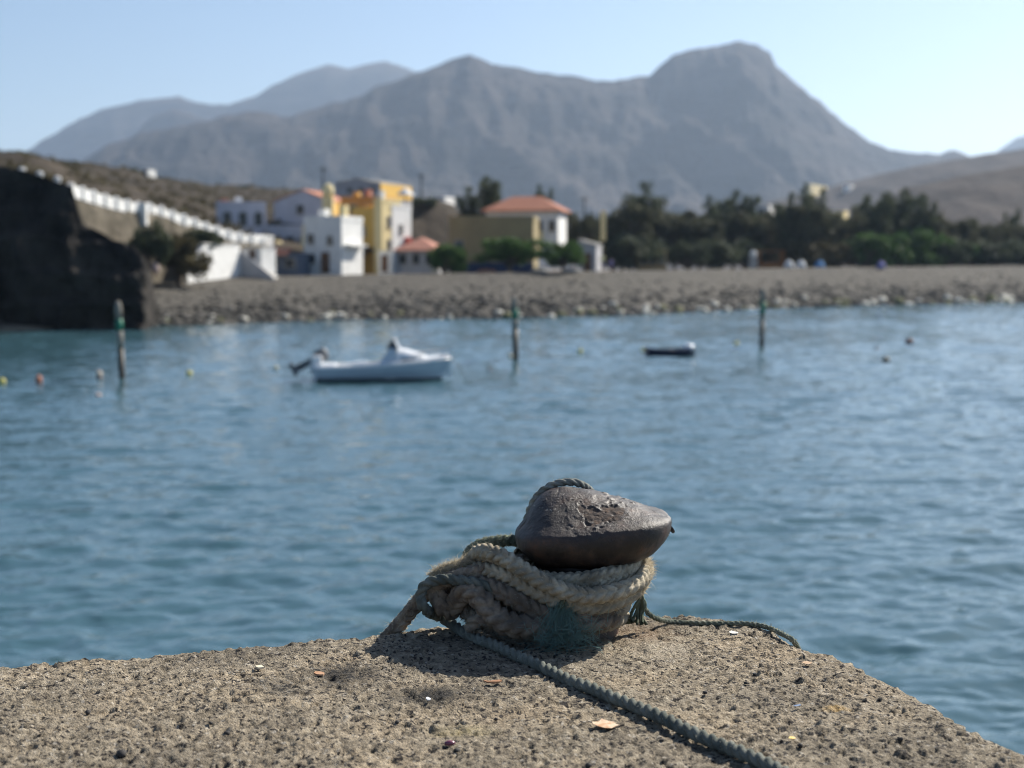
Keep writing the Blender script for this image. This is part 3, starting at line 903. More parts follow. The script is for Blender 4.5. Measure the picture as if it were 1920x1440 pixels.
# ------------------------------------------------------------------ white stair wall with pillars
def stair_wall():
    ctr = [(133, 347), (160, 356), (195, 367), (250, 381), (268, 383), (290, 386), (335, 402), (400, 425), (430, 434), (460, 440), (492, 449)]
    a0 = at(133, 400, SY(133))
    root = empty('stair_wall', (a0.x, a0.y, 0))
    n = 17
    P = []
    for k in range(n + 1):
        p = 133 + (492 - 133) * k / n
        q = at(p, float(interp(p, ctr)), SY(p))
        P.append(Vector((q.x - a0.x, q.y - a0.y, q.z)))
    for k in range(n):
        a, b = P[k], P[k + 1]
        d = (b - a); d.z = 0; d.normalize(); nn = Vector((-d.y, d.x, 0)) * .14
        hh = .55 + (.75 if k > 13 else 0)
        vs_ = []
        for (c, zt) in ((a, a.z), (b, b.z)):
            for s_ in (-1, 1):
                vs_ += [c + nn * s_ - Vector((0, 0, hh + .3)), c + nn * s_ - Vector((0, 0, .0))]
        MB().add(vs_, [(0, 1, 5, 4), (3, 2, 6, 7), (1, 3, 7, 5), (0, 4, 6, 2), (0, 2, 3, 1), (4, 5, 7, 6)]).build('wall_panel', M['white'], root)
    for k in range(n + 1):
        c = P[k]
        o = MB().box(c.x - .21, c.x + .21, c.y - .21, c.y + .21, c.z - .72, c.z + .07).build('pillar', M['white'], root)
        MB().add([(c.x - .25, c.y - .25, c.z + .073), (c.x + .25, c.y - .25, c.z + .073), (c.x + .25, c.y + .25, c.z + .073), (c.x - .25, c.y + .25, c.z + .073), (c.x, c.y, c.z + .22)],
                 [(3, 2, 1, 0), (0, 1, 4), (1, 2, 4), (2, 3, 4), (3, 0, 4)]).build('pillar_cap', M['white'], o)
    c = at(262, 384, SY(262)) - Vector((a0.x, a0.y, 0))
    MB().box(c.x - .55, c.x + .55, c.y - .3, c.y + .3, c.z - 1.6, c.z + .15).build('landing_block', M['white'], root)
    tag(root, 'white pillared parapet wall of the stairway descending the cliff', 'wall')
    # end landing, lower white wall, ramp
    for p, py_ in ((42, 321), (75, 329), (108, 338)):
        q = at(p, py_ + 9, SY(p) - 1)
        o = MB().lathe([(.22, -.6), (.22, .35), (.26, .4), (.26, .5), (.1, .62)], 12).build('marker_stone', M['white'], None)
        o.location = q
        tag(o, 'white painted marker stone on the cliff path above the stairway', 'marker stone', 'white marker stones on the cliff path')
    A_ = at(352, 520, 117.5); B_ = at(450, 520, 125.5)
    root = empty('retaining_wall', (A_.x, A_.y, 2.6))
    d = (B_ - A_); d.z = 0
    ln = d.length; root.rotation_euler.z = math.atan2(d.y, d.x)
    zt = zat(461, 121) - 2.6
    MB().add([(0, 0, 0), (ln, 0, 0), (ln, 0, zt + .1), (2.6, 0, zt), (0, 0, 1.3),
              (0, .5, 0), (ln, .5, 0), (ln, .5, zt + .1), (2.6, .5, zt), (0, .5, 1.3)],
             [(0, 1, 2, 3, 4), (9, 8, 7, 6, 5), (0, 5, 6, 1), (1, 6, 7, 2), (2, 7, 8, 3), (3, 8, 9, 4), (4, 9, 5, 0)]).build('wall_slab', M['white'], root)
    MB().box(2.4, ln + .1, -.06, .56, zt + .103, zt + .2).build('coping', M['white'], root)
    tag(root, 'bright white retaining wall at the foot of the stairway on the beach', 'wall')
    q = at(450, 516, 125.8)
    root = empty('concrete_ramp', (q.x, q.y, 2.7), R(-14))
    MB().add([(0.05, 0, 0), (3.0, 0, 0), (0.05, 0, 2.35), (0.05, 2.2, 0), (3.0, 2.2, 0), (0.05, 2.2, 2.35)], [(0, 1, 2), (5, 4, 3), (1, 4, 5, 2), (0, 2, 5, 3), (0, 3, 4, 1)]).build('slope', M['concrete'], root)
    MB().add([(0.05, -.18, 0), (3.2, -.18, 0), (3.2, -.18, .25), (0.05, -.18, 2.75), (0.05, -.003, 0), (3.2, -.003, 0), (3.2, -.003, .25), (0.05, -.003, 2.75)], [(0, 1, 2, 3), (7, 6, 5, 4), (0, 4, 5, 1), (1, 5, 6, 2), (2, 6, 7, 3), (3, 7, 4, 0)]).build('kerb_wall', M['grey_wall'], root)
    tag(root, 'grey concrete ramp sloping down beside the white retaining wall', 'ramp')
    q = at(400, 447, SY(440)); 
    h = box_house('white_landing', 478, 131.5, zat(472, 131.5), 1.2, 3.9, 3, R(24), 'white', 'white landing block with parapet at the bottom of the stairway', 'landing', parapet=.3)
    MB().box(.004, .06, .5, 2.4, .1, .8).build('side_panel', M['concrete'], h)
    h = box_house('white_storage', 490, 126, zat(486, 126), .9, 1.9, 2, R(28), 'white', 'small white storage box beside the orange awning', 'storage', parapet=.08)
    door(h, 'f', -.9, .6, .8)


stair_wall()
o = link('pink_rock', rock_mesh('pink_rock', 9, 2, (.33, .28, .45), .2), mat('pinkish_stone', (.42, .30, .26), (.52, .40, .35), 3))
o.location = at(291, 503, 111); tag(o, 'pinkish upright rock below the dark bush on the cliff', 'rock')

# ================================================================== TREES
def make_tree(name, kind, seed):
    g_ = random.Random(seed)
    root = empty(name, (0, 0, 0))
    cs = []
    limbs = MB()
    if kind == 'casuarina':          # tall ragged many-headed crown, height 7
        H = 7.0
        tops = [(0, 0, H)] + [(g_.uniform(-1.9, 1.9), g_.uniform(-1.6, 1.6), H * g_.uniform(.66, .95)) for _ in range(8)]
        for (x, y, z) in tops:
            limbs.tube([(x * .15, y * .15, H * .10), (x * .6, y * .6, z * .5), (x, y, z * .96)], [.10, .07, .02], 6)
            for k in range(9):
                t = .16 + .82 * k / 8
                w_ = g_.uniform(.7, 1.15) * (1.05 - .45 * t)
                for q in range(2):
                    a = g_.uniform(0, 6.28); e = w_ * g_.uniform(.2, .8)
                    cs.append(((x * t + e * math.cos(a), y * t + e * math.sin(a), z * t), (w_ * .7, w_ * .7, .50), .55))
        leaf = M['leaf_dark']; V, q = leaf_cloud(cs, 74, .20, seed, -0.8, .7)
    elif kind == 'tamarisk':         # broad uneven dark crown, height 5.5
        H = 5.5
        for k in range(34):
            a = g_.uniform(0, 6.28); e = 2.4 * math.sqrt(g_.random()); z = H * g_.uniform(.16, .95) * (1 - .06 * e)
            limbs.tube([(0, 0, .8), (e * .4 * math.cos(a), e * .4 * math.sin(a), z * .6), (e * math.cos(a), e * math.sin(a), z)], [.09, .06, .02], 5)
            r_ = g_.uniform(.5, .95)
            cs.append(((e * math.cos(a), e * math.sin(a), z), (r_, r_, r_ * .8), 1.0))
        leaf = M['leaf_olive']; V, q = leaf_cloud(cs, 190, .20, seed, 0, .8)
    elif kind == 'clipped':          # dense flat topped green tree, height 3.6, width 5
        H = 3.6
        for k in range(30):
            a = g_.uniform(0, 6.28); e = math.sqrt(g_.random())
            x, y = 2.3 * e * math.cos(a), 1.7 * e * math.sin(a); z = g_.uniform(1.0, 3.1) - .25 * e
            limbs.tube([(0, 0, .5), (x * .4, y * .4, 1.3), (x, y, z)], [.12, .06, .02], 5)
            cs.append(((x, y, z), (.75, .7, .5), 1.0))
        leaf = M['leaf_green']; V, q = leaf_cloud(cs, 230, .15, seed, 0, .9)
    elif kind == 'palm':             # fan of fronds
        H = 4.2
        Vl = []; 
        for k in range(22):
            a = g_.uniform(0, 6.28); el = g_.uniform(-.3, 1.2); ln = g_.uniform(1.4, 1.9)
            prev = Vector((0, 0, H))
            for s_ in range(7):
                d = Vector((math.cos(a) * math.cos(el), math.sin(a) * math.cos(el), math.sin(el)))
                nx = prev + d * ln / 7
                sd_ = Vector((-math.sin(a), math.cos(a), -.35))
                for sg in (-1, 1):
                    s2 = Vector((sd_.x * sg, sd_.y * sg, sd_.z)) * (.42 * (1 - s_ / 9))
                    Vl.append([prev, nx, nx + s2 + d * .12, prev + s2 * .9])
                prev = nx; el -= .28
        V = np.array([[tuple(c) for c in f] for f in Vl]).reshape(-1, 3); q = np.arange(len(V)).reshape(-1, 4)
        leaf = M['leaf_green']
    else:                            # bush
        H = 2.2
        for k in range(20):
            a = g_.uniform(0, 6.28); e = 1.2 * math.sqrt(g_.random()); z = g_.uniform(.3, 1.8) * (1 - .18 * e)
            limbs.tube([(0, 0, 0), (e * .5 * math.cos(a), e * .5 * math.sin(a), z * .5), (e * math.cos(a), e * math.sin(a), z)], [.05, .03, .015], 5)
            cs.append(((e * math.cos(a), e * math.sin(a), z), (.5, .5, .42), 1.0))
        leaf = M['leaf_brown'] if kind == 'brown_bush' else M['leaf_green'] if kind == 'green_bush' else M['leaf_dark']
        V, q = leaf_cloud(cs, 170, .13, seed, 0, .9)
    MB().tube([(0, 0, -.8), (.05, 0, H * .15), (-.04, .03, H * .35), (0, 0, H * .55 if kind != 'palm' else H)], [.20, .16, .12, .06 if kind != 'palm' else .12], 8).build('trunk', M['bark'], root)
    if limbs.v: limbs.build('limbs', M['bark'], root)
    link('crown', np_mesh('crown', V, q), leaf, root)
    return root


PROTO = {}
for kind, n_ in (('casuarina', 4), ('tamarisk', 4), ('clipped', 2), ('brown_bush', 2), ('green_bush', 2), ('dark_bush', 2), ('palm', 1)):
    PROTO[kind] = []
    for k in range(n_):
        PROTO[kind].append([make_tree('proto', kind, 100 + 17 * k + len(kind)), False])
HK = {'casuarina': 7.0, 'tamarisk': 5.6, 'clipped': 3.5, 'brown_bush': 2.2, 'green_bush': 2.2, 'dark_bush': 2.2, 'palm': 4.6}
NM = {'casuarina': 'casuarina_tree', 'tamarisk': 'tamarisk_tree', 'clipped': 'clipped_tree', 'brown_bush': 'bush', 'green_bush': 'bush', 'dark_bush': 'bush', 'palm': 'palm_tree'}


def tree(kind, px, ytop, ybase, Y, label, group=None, wide=1.0, var=None, rz=None):
    var = random.randrange(len(PROTO[kind])) if var is None else var
    pr = PROTO[kind][var]
    r_ = pr[0] if not pr[1] else copy_tree(pr[0])
    pr[1] = True
    r_.name = NM[kind]
    b = at(px, ybase, Y); t_ = at(px, ytop, Y)
    s = (t_.z - b.z) / HK[kind]
    r_.location = b
    r_.scale = (s * wide, s * wide, s)
    r_.rotation_euler = (0, 0, random.uniform(0, 6.28) if rz is None else rz)
    for k_ in ('label', 'category', 'group'):
        if k_ in r_: del r_[k_]
    tag(r_, label, 'tree' if 'tree' in NM[kind] else 'bush', group)
    return r_


tree('casuarina', 915, 335, 470, 182, 'tall dark casuarina behind the khaki building left of the hipped roof', wide=1.0, var=0)
tree('casuarina', 882, 352, 470, 184, 'slimmer casuarina left of the tall one behind the khaki building', wide=.9, var=1)
tree('casuarina', 1012, 350, 470, 190, 'dark casuarina rising behind the terracotta hipped roof', wide=.7, var=2)
tree('casuarina', 970, 372, 470, 188, 'short casuarina peeking out behind the left slope of the hipped roof', wide=.8, var=3)
tree('dark_bush', 795, 366, 392, 200, 'dark bush on top of the earth mound', wide=1.6, var=0)
for p, t_ in ((1052, 385), (1085, 392), (1108, 396)):
    tree('tamarisk', p, t_, 485, 180, 'olive tree in the gap between hipped roof house and tall tree row', 'olive trees beside the hipped roof house', wide=.7)
# the dark tree row behind the beach
row = [(1165, 372, 'tamarisk', 1.0), (1205, 345, 'casuarina', 1.05), (1235, 368, 'tamarisk', 1.0), (1180, 392, 'tamarisk', 1.1), (1290, 378, 'tamarisk', 1.0), (1330, 372, 'casuarina', 1.05), (1375, 362, 'casuarina', 1.1), (1395, 385, 'tamarisk', 1.0),
       (1350, 395, 'tamarisk', 1.1), (1265, 400, 'tamarisk', 1.0), (1440, 395, 'tamarisk', 1.0), (1478, 365, 'casuarina', .8), (1508, 350, 'casuarina', .85), (1540, 385, 'tamarisk', .9), (1622, 372, 'casuarina', 1.1), (1655, 365, 'casuarina', 1.0), (1695, 358, 'casuarina', 1.1), (1725, 368, 'casuarina', .9), (1610, 402, 'tamarisk', 1.0),
       (1775, 405, 'tamarisk', 1.0), (1825, 415, 'tamarisk', 1.0), (1880, 412, 'tamarisk', 1.1), (1925, 408, 'tamarisk', 1.0), (1975, 405, 'tamarisk', 1.0), (2030, 400, 'tamarisk', 1.0), (2085, 402, 'casuarina', 1.0), (1150, 400, 'tamarisk', .9), (1310, 388, 'tamarisk', 1.0), (1420, 378, 'tamarisk', .9), (1460, 384, 'tamarisk', .9), (1520, 372, 'tamarisk', .9), (1640, 385, 'tamarisk', 1.0), (1705, 380, 'tamarisk', 1.0), (1740, 392, 'tamarisk', 1.0), (1800, 402, 'tamarisk', 1.0), (1850, 400, 'tamarisk', 1.0), (1905, 396, 'casuarina', .9)] + [(2130 + 52 * k, 392 + (k * 37) % 20, ('tamarisk', 'casuarina', 'tamarisk')[k % 3], 1.0) for k in range(8)]
ROWLAB = {1165: 'first tamarisk of the tree row, beside the slim cream pillar', 1150: 'low tamarisk right behind the slim cream pillar', 1205: 'tallest casuarina at the village end of the tree row', 1235: 'tamarisk shading the drab hut with dark openings',
          1440: 'tamarisk standing directly behind the orange kiosk', 1420: 'tamarisk in front of the white house glimpsed above the trees', 1508: 'tall casuarina below the long cream hill building', 1478: 'casuarina behind the two white beach tents', 1540: 'tamarisk left of the cream house seen through the gap',
          1610: 'tamarisk right of the cream house seen through the gap', 1622: 'casuarina next to the gap with the cream house', 1640: 'tamarisk rising behind the lilac beach tent'}
for (p, t_, kd, wd) in row:
    Yt = 192 + random.uniform(-6, 14) + (p - 1165) * .03
    if p in ROWLAB:
        tree(kd, p, t_, 503, Yt, ROWLAB[p], 'casuarinas in the tree row' if kd == 'casuarina' else 'tamarisks in the tree row', wd)
    elif kd == 'casuarina':
        tree(kd, p, t_, 503, Yt, 'tall feathery casuarina in the dark tree row behind the beach', 'casuarinas in the tree row', wd)
    else:
        tree(kd, p, t_, 503, Yt, 'broad dark tamarisk in the tree row behind the beach', 'tamarisks in the tree row', wd)
low = [(1150, 440, 'dark_bush'), (1195, 430, 'dark_bush'), (1290, 445, 'dark_bush'), (1340, 440, 'dark_bush'), (1400, 440, 'dark_bush'), (1520, 440, 'brown_bush'), (1570, 445, 'brown_bush'), (1620, 430, 'green_bush'), (1680, 425, 'green_bush'), (1725, 420, 'green_bush'), (1770, 440, 'dark_bush'), (1820, 445, 'green_bush'), (1870, 440, 'dark_bush'), (1920, 440, 'dark_bush'), (1960, 440, 'dark_bush')]
LB = {'dark_bush': 'dark shrub filling the foot of the tree row behind the beach', 'brown_bush': 'brownish olive shrub at the foot of the tree row', 'green_bush': 'bright green shrub in the tree row behind the beach'}
for (p, t_, kd) in low:
    tree(kd, p, t_, 505, 183 + random.uniform(0, 6) + (p - 1165) * .025, LB[kd], LB[kd].split(' at ')[0] + ' group', 1.15)
tree('clipped', 955, 440, 510, 140, 'wide clipped green tree in front of the khaki building', wide=1.3, var=0, rz=.2)
tree('clipped', 1055, 450, 510, 138.5, 'lower clipped green tree joined to the wide one before the grey shed', wide=1.1, var=1, rz=.4)
tree('green_bush', 832, 452, 510, 137, 'round bright green bush beside the terracotta cottage', wide=1.1, var=1)
tree('brown_bush', 335, 425, 517, 115.5, 'olive brown bush hanging on the rock face below the stairway', wide=.95, var=0)
tree('dark_bush', 278, 400, 512, 112, 'dark bush in the cleft between cliff and olive bush', wide=.62, var=1)
tree('dark_bush', 378, 422, 470, 121.5, 'small dark bush under the parapet of the stairway', wide=1.0, var=0)
tree('dark_bush', 405, 430, 470, 123, 'dark shrub between stairway parapet and white retaining wall', wide=.9, var=1)
for (p, t_, b_) in ((30, 279, 300), (105, 296, 310), (135, 298, 312), (250, 312, 325), (455, 345, 360), (60, 300, 316), (190, 320, 338), (330, 350, 366)):
    tree('dark_bush', p, t_, b_, 292 if b_ - t_ < 16 else 270, 'low dark scrub bush on the brow of the left hill', 'scrub bushes on the left hill', 1.3)
for kd in PROTO:
    for pr in PROTO[kd]:
        if not pr[1]:
            for c in list(pr[0].children): bpy.data.objects.remove(c)
            bpy.data.objects.remove(pr[0])

# ------------------------------------------------------------------ utility poles, kiosk, tents, people on the promenade
for (p, t_, b_, Yp, lb) in ((606, 312, 372, 190, 'thin utility pole on the slope behind the gabled house'), (790, 325, 380, 215, 'thin utility pole on the earth mound'), (1095, 368, 450, 200, 'thin utility pole beside the hipped roof house')):
    a = at(p, b_, Yp); b2 = at(p, t_, Yp)
    r_ = empty('utility_pole', a)
    hh = b2.z - a.z
    MB().tube([(0, 0, -2), (0, 0, hh)], [.13, .09], 8).build('shaft', M['rust_pole'], r_)
    MB().bar((-.6, 0, hh - .4), (.6, 0, hh - .4), .05).build('crossarm', M['rust_pole'], r_)
    tag(r_, lb, 'pole')
M['kiosk_orange'] = mat('orange_painted_wood', (.24, .10, .025), (.17, .07, .02), 3)
q = at(1447, 503, 176)
r_ = empty('beach_kiosk', (q.x, q.y, q.z - .3))
for dx in (-1.4, 1.4):
    for dy in (0, 1.8): MB().bar((dx, dy, 0), (dx, dy, 2.3), .09).build('post', M['kiosk_orange'], r_)
MB().box(-1.55, 1.55, -.15, 1.95, 2.303, 2.42).build('roof', M['kiosk_orange'], r_)
MB().box(-1.3, 1.3, .1, .2, .2, 1.0).build('counter', M['kiosk_orange'], r_)
tag(r_, 'orange timber kiosk frame at the foot of the tree row', 'kiosk')
q = at(1412, 503, 174); r_ = empty('stone_pier', (q.x, q.y, q.z - .2))
MB().box(-.45, .45, -.4, .4, 0, 1.5).build('shaft', M['concrete'], r_)
MB().lathe([(.3, 1.503), (.42, 1.75), (.42, 2.0), (.2, 2.2)], 12).build('ball_cap', M['white'], r_, True)
tag(r_, 'stone pier with pale ball cap left of the orange kiosk', 'pier')
M['blue_cloth'] = mat('blue_tent_cloth', (.10, .26, .48), (.07, .20, .40), 3)
M['white_cloth'] = mat('white_tent_cloth', (.75, .75, .73), (.65, .65, .63), 3)
M['lilac_cloth'] = mat('lilac_tent_cloth', (.30, .28, .55), (.24, .22, .45), 3)
for (p, py_, mt, lb, s) in ((1479, 500, 'white_cloth', 'white domed beach tent nearer the orange kiosk', .95), (1502, 500, 'white_cloth', 'white domed beach tent nearer the blue tent', .95), (1537, 501, 'blue_cloth', 'blue domed beach tent in front of the tree row', 1.0), (1652, 499, 'lilac_cloth', 'small lilac beach tent under the tree row', .8)):
    q = at(p, py_ + 3, 172)
    r_ = empty('beach_tent', (q.x, q.y, q.z - .1))
    MB().lathe([(.62 * s, 0), (.60 * s, .35 * s), (.48 * s, .75 * s), (.25 * s, 1.0 * s), (.03, 1.08 * s)], 12).build('canopy', M[mt], r_, True)
    MB().add([(-.22 * s, -.64 * s, 0), (.22 * s, -.64 * s, 0), (.0, -.52 * s, .7 * s)], [(0, 1, 2)]).build('door_flap', M['concrete'], r_)
    tag(r_, lb, 'tent')


def person(loc, rz, label, shirt, shorts, h=1.7):
    m = bpy.data.materials.new('person_clothes_skin'); m.use_nodes = True
    n = m.node_tree.nodes; l = m.node_tree.links
    tc = n.new('ShaderNodeTexCoord'); sx = n.new('ShaderNodeSeparateXYZ'); rp = n.new('ShaderNodeValToRGB')
    rp.color_ramp.interpolation = 'CONSTANT'
    e = rp.color_ramp.elements
    e[0].position = 0; e[0].color = (.35, .20, .14, 1)
    e[1].position = .28; e[1].color = (*shorts, 1)
    for pos, c in ((.52, shirt), (.845, (.38, .22, .15)), (.945, (.04, .03, .02))):
        k_ = e.new(pos); k_.color = (*c, 1)
    dv = n.new('ShaderNodeMath'); dv.operation = 'DIVIDE'; dv.inputs[1].default_value = h
    l.new(tc.outputs['Object'], sx.inputs[0]); l.new(sx.outputs[2], dv.inputs[0]); l.new(dv.outputs[0], rp.inputs[0]); l.new(rp.outputs[0], n['Principled BSDF'].inputs['Base Color'])
    k = h / 1.7
    J = [((0, 0, .95), .14), ((0, 0, 1.2), .14), ((0, 0, 1.40), .13), ((0, 0, 1.48), .055), ((0, -.01, 1.56), .085), ((0, -.01, 1.65), .085),
         ((.09, 0, .88), .09), ((.10, -.02, .48), .06), ((.10, .02, .08), .042), ((.10, -.10, .04), .04),
         ((-.09, 0, .88), .09), ((-.11, -.03, .48), .06), ((-.11, .02, .08), .042), ((-.11, -.10, .04), .04),
         ((.19, 0, 1.38), .055), ((.25, .02, 1.12), .042), ((.24, -.08, .88), .034), ((.24, -.11, .78), .03),
         ((-.19, 0, 1.38), .055), ((-.25, .02, 1.12), .042), ((-.22, -.12, .92), .034), ((-.21, -.16, .83), .03)]
    E = [(0, 1), (1, 2), (2, 3), (3, 4), (4, 5), (0, 6), (6, 7), (7, 8), (8, 9), (0, 10), (10, 11), (11, 12), (12, 13), (2, 14), (14, 15), (15, 16), (16, 17), (2, 18), (18, 19), (19, 20), (20, 21)]
    me = bpy.data.meshes.new('person'); me.from_pydata([tuple(Vector(p) * k) for p, _ in J], E, [])
    o = link('person', me, m)
    sk = o.modifiers.new('skin', 'SKIN')
    if not me.skin_vertices: 
        bpy.context.view_layer.objects.active = o
    for v, (_, r__) in zip(me.skin_vertices[0].data, J): v.radius = (r__ * k, r__ * k * .8)
    me.skin_vertices[0].data[0].use_root = True
    sb = o.modifiers.new('sub', 'SUBSURF'); sb.levels = 1; sb.render_levels = 1
    sk.use_smooth_shade = True
    o.location = loc; o.rotation_euler = (0, 0, rz)
    tag(o, label, 'person')


def beach_top(px, dy):
    c = np.array([np.interp(px, pxs, PC[:, k]) for k in range(3)])
    d = c.copy(); f_ = (c[1] + dy) / c[1]
    return Vector((c[0] * f_, c[1] + dy, c[2] - .1 * dy / 24 + .02))


try:
    person(beach_top(1130, 3), .4, 'person in a pale yellow top and lilac shorts standing on the beach crest', (.55, .52, .22), (.20, .17, .38))
    person(beach_top(1146, 4), -.6, 'person dressed all in lilac beside the one in yellow', (.26, .23, .45), (.22, .2, .4), 1.25)
    person(beach_top(1074, 5), 2.0, 'person in a turquoise top near the lower clipped tree', (.10, .36, .36), (.30, .22, .2))
except Exception as ex:
    print('person failed', ex)
# low pale things at the promenade edge
for (p, w_, hgt, lb) in ((816, 5, 13, 'pale round stone bollard under the green bush, nearer the cottage'), (836, 5, 13, 'pale round stone bollard under the green bush, nearer the khaki building')):
    q = beach_top(p, 6)
    o = MB().lathe([(.33, -.2), (.36, .3), (.34, .62), (.22, .8), (.05, .86)], 14).build('stone_bollard', M['pale_stone'], None, True)
    o.location = q; tag(o, lb, 'bollard')
for (p, lb) in ((912, 'upturned rowing skiff with reddish planks before the khaki building'), (1012, 'upturned pale skiff between the clipped trees'), (1075, 'upturned pale skiff in front of the grey shed')):
    q = beach_top(p, 5)
    r_ = empty('skiff', q, R(8))
    V_ = []; n1, n2 = 12, 7
    for i in range(n1):
        u = i / (n1 - 1) * 2 - 1; hb = .42 * (1 - abs(u) ** 2.6); 
        for j in range(n2):
            a = math.pi * j / (n2 - 1)
            V_.append((u * .9, -math.cos(a) * hb, math.sin(a) * (.38 - .08 * abs(u)) * (0.25 + .75 * (1 - abs(u) ** 4))))
    link('hull', np_mesh('hull', V_, grid_quads(n1, n2), smooth=True), M['pink_tile'] if p == 912 else M['concrete'], r_)
    MB().box(-.8, .8, -.02, .02, .36, .42).build('keel', M['wood'], r_)
    tag(r_, lb, 'boat')

# ================================================================== WATER THINGS
# ---- mooring posts
M['post_wood'] = mat('weathered_post', (.30, .28, .24), (.20, .18, .15), 4, .9, bump=.4, bscale=18, stretch=(1, 1, .2))
M['post_wet'] = mat('wet_weedy_post', (.035, .032, .025), (.07, .06, .045), 5, .5, bump=.5, bscale=12)
M['post_green'] = mat('green_band_paint', (.02, .20, .12), (.02, .14, .09), 4, .5)
for (p, yb, pt, ybd0, ybd1, ypl, wpx, lb, lean) in (
        (229, 711, 564, 598, 620, 652, 13, 'weathered mooring post with green band standing left of the white motorboat', -.035),
        (967, 676, 556, 579, 598, 615, 12, 'weathered mooring post with green band standing right of the white motorboat', -.02),
        (1428, 651, 541, 566, 590, 600, 10, 'slim mooring post with green band standing beyond the dark dinghy', .01)):
    b = ground(p, yb, 0); Yp = b.y
    r_ = empty('mooring_post', b)
    r_.rotation_euler = (0, lean, 0)
    rad = wpx * Yp / F / 2

    def zz(py_): return at(p, py_, Yp).z
    def seg(z0, z1, k=1.0, bulge=0): return MB().lathe([(rad * k, z0), (rad * (k + bulge), (z0 + z1) / 2), (rad * k, z1)], 14)
    seg(-1.2, zz(ypl), .92, .05).build('wet_base', M['post_wet'], r_, True)
    seg(zz(ypl) + .001, zz(ybd1), 1.0).build('lower_shaft', M['post_wood'], r_, True)
    seg(zz(ybd1) + .001, zz(ybd0), 1.03).build('green_band', M['post_green'], r_, True)
    MB().lathe([(rad, zz(ybd0) + .001), (rad, zz(pt) - .25), (rad * .8, zz(pt) - .06), (rad * .4, zz(pt))], 14).build('top_shaft', M['post_wood'], r_, True)
    tag(r_, lb, 'post', 'mooring posts in the harbour')

# ---- buoys
BM = {'yellow': mat('yellow_buoy', (.62, .55, .14), (.5, .45, .12), 6, .5), 'orange': mat('faded_orange_buoy', (.55, .20, .10), (.42, .16, .09), 6, .5), 'white': mat('pale_buoy', (.62, .58, .42), (.5, .47, .35), 6, .5),
      'pinkw': mat('pinkish_white_buoy', (.55, .42, .36), (.48, .36, .32), 6, .5), 'dark': mat('dark_buoy', (.06, .05, .05), (.1, .07, .06), 6, .6), 'darkred': mat('dark_red_buoy', (.16, .05, .035), (.1, .04, .03), 6, .6)}
buoys = [(4, 719, 6.5, 'yellow', 1.0, 'round yellow buoy left of the orange buoy, end of the float line'),
         (73, 718, 6.0, 'orange', 1.6, 'upright faded orange buoy on the float line left of the post'),
         (186, 710, 6.0, 'pinkw', 1.7, 'upright white and pinkish buoy just left of the mooring post'),
         (184, 744, 6.0, 'pinkw', .8, 'low greyish pink buoy in front of the upright white one'),
         (355, 703, 6.0, 'yellow', .9, 'pale yellow buoy between the left post and the motorboat'),
         (517, 693, 5.5, 'white', .9, 'pale cream buoy close behind the motorboat stern'),
         (957, 671, 5.0, 'white', .9, 'pale cream buoy touching the post right of the motorboat'),
         (1088, 661, 5.0, 'yellow', .9, 'pale yellow buoy between middle post and dark dinghy'),
         (1206, 659, 4.5, 'yellow', .9, 'pale yellow buoy at the stern of the dark dinghy'),
         (1381, 647, 5.0, 'yellow', .9, 'pale yellow buoy between dark dinghy and slim post'),
         (1705, 644, 8.0, 'darkred', .8, 'dark red buoy in open water right of the slim post'),
         (1661, 678, 7.5, 'dark', .8, 'dark buoy with pale top in front of the dark red buoy'),
         (1644, 655, 5.5, 'dark', .45, 'faint dark float beyond the dark red buoy'),
         (918, 695, 6.0, 'dark', .4, 'faint dark float between motorboat bow and middle post')]
for (p, yb, rp_, mt, tall, lb) in buoys:
    b = ground(p, yb, 0)
    r = rp_ * b.y / F
    r_ = empty('mooring_buoy', b)
    pr = [(r * .15, -r * .6)] + [(r * math.cos(t), r * tall * (math.sin(t) + .55)) for t in np.linspace(-.6, 1.35, 9)] + [(r * .12, r * tall * 1.56)]
    MB().lathe(pr, 16).build('float', BM[mt], r_, True)
    e_ = MB().tube([(-r * .12, 0, r * tall * 1.5), (-r * .12, 0, r * tall * 1.5 + r * .3), (r * .12, 0, r * tall * 1.5 + r * .3), (r * .12, 0, r * tall * 1.5)], r * .06, 6)
    e_.build('lifting_eye', M['concrete'], r_)
    if p in (186, 1661):
        MB().lathe([(r * .98, r * tall * .75), (r * 1.02, r * tall * .95), (r * .93, r * tall * 1.15)], 16).build('band', BM['white'], r_, True)
    tag(r_, lb, 'buoy', 'mooring buoys in the harbour')

# ---- motorboat (bow to +x)
M['gel'] = mat('white_gelcoat', (.78, .79, .80), (.70, .71, .72), 1.5, .25, spec=.5)
M['hull_shade'] = mat('shaded_white_hull', (.50, .56, .62), (.44, .50, .57), 1.5, .3, spec=.5)  # white hull paint, with the blue-grey of its shaded side put into the colour
M['boot'] = mat('dark_antifouling', (.02, .04, .05), (.03, .05, .05), 3, .6)
M['motor'] = mat('dark_grey_outboard', (.12, .125, .13), (.17, .17, .175), 5, .45)
M['metal'] = mat('stainless_rail', (.55, .55, .55), None, rough=.3, metal=1.0)
M['tint'] = mat('tinted_windscreen', (.03, .03, .035), None, rough=.1, spec=.6)


def loft(stations, m, name, parent, smooth=True, cap=True):
    n1, n2 = len(stations), len(stations[0])
    V_ = [p for s_ in stations for p in s_]
    q = grid_quads(n1, n2).tolist()
    me = bpy.data.meshes.new(name)
    fs = [tuple(f) for f in q]
    if cap: fs += [tuple(range(n2))]
    me.from_pydata([tuple(v) for v in V_], [], fs); me.update()
    me.polygons.foreach_set('use_smooth', [smooth] * len(me.polygons))
    return link(name, me, m, parent)


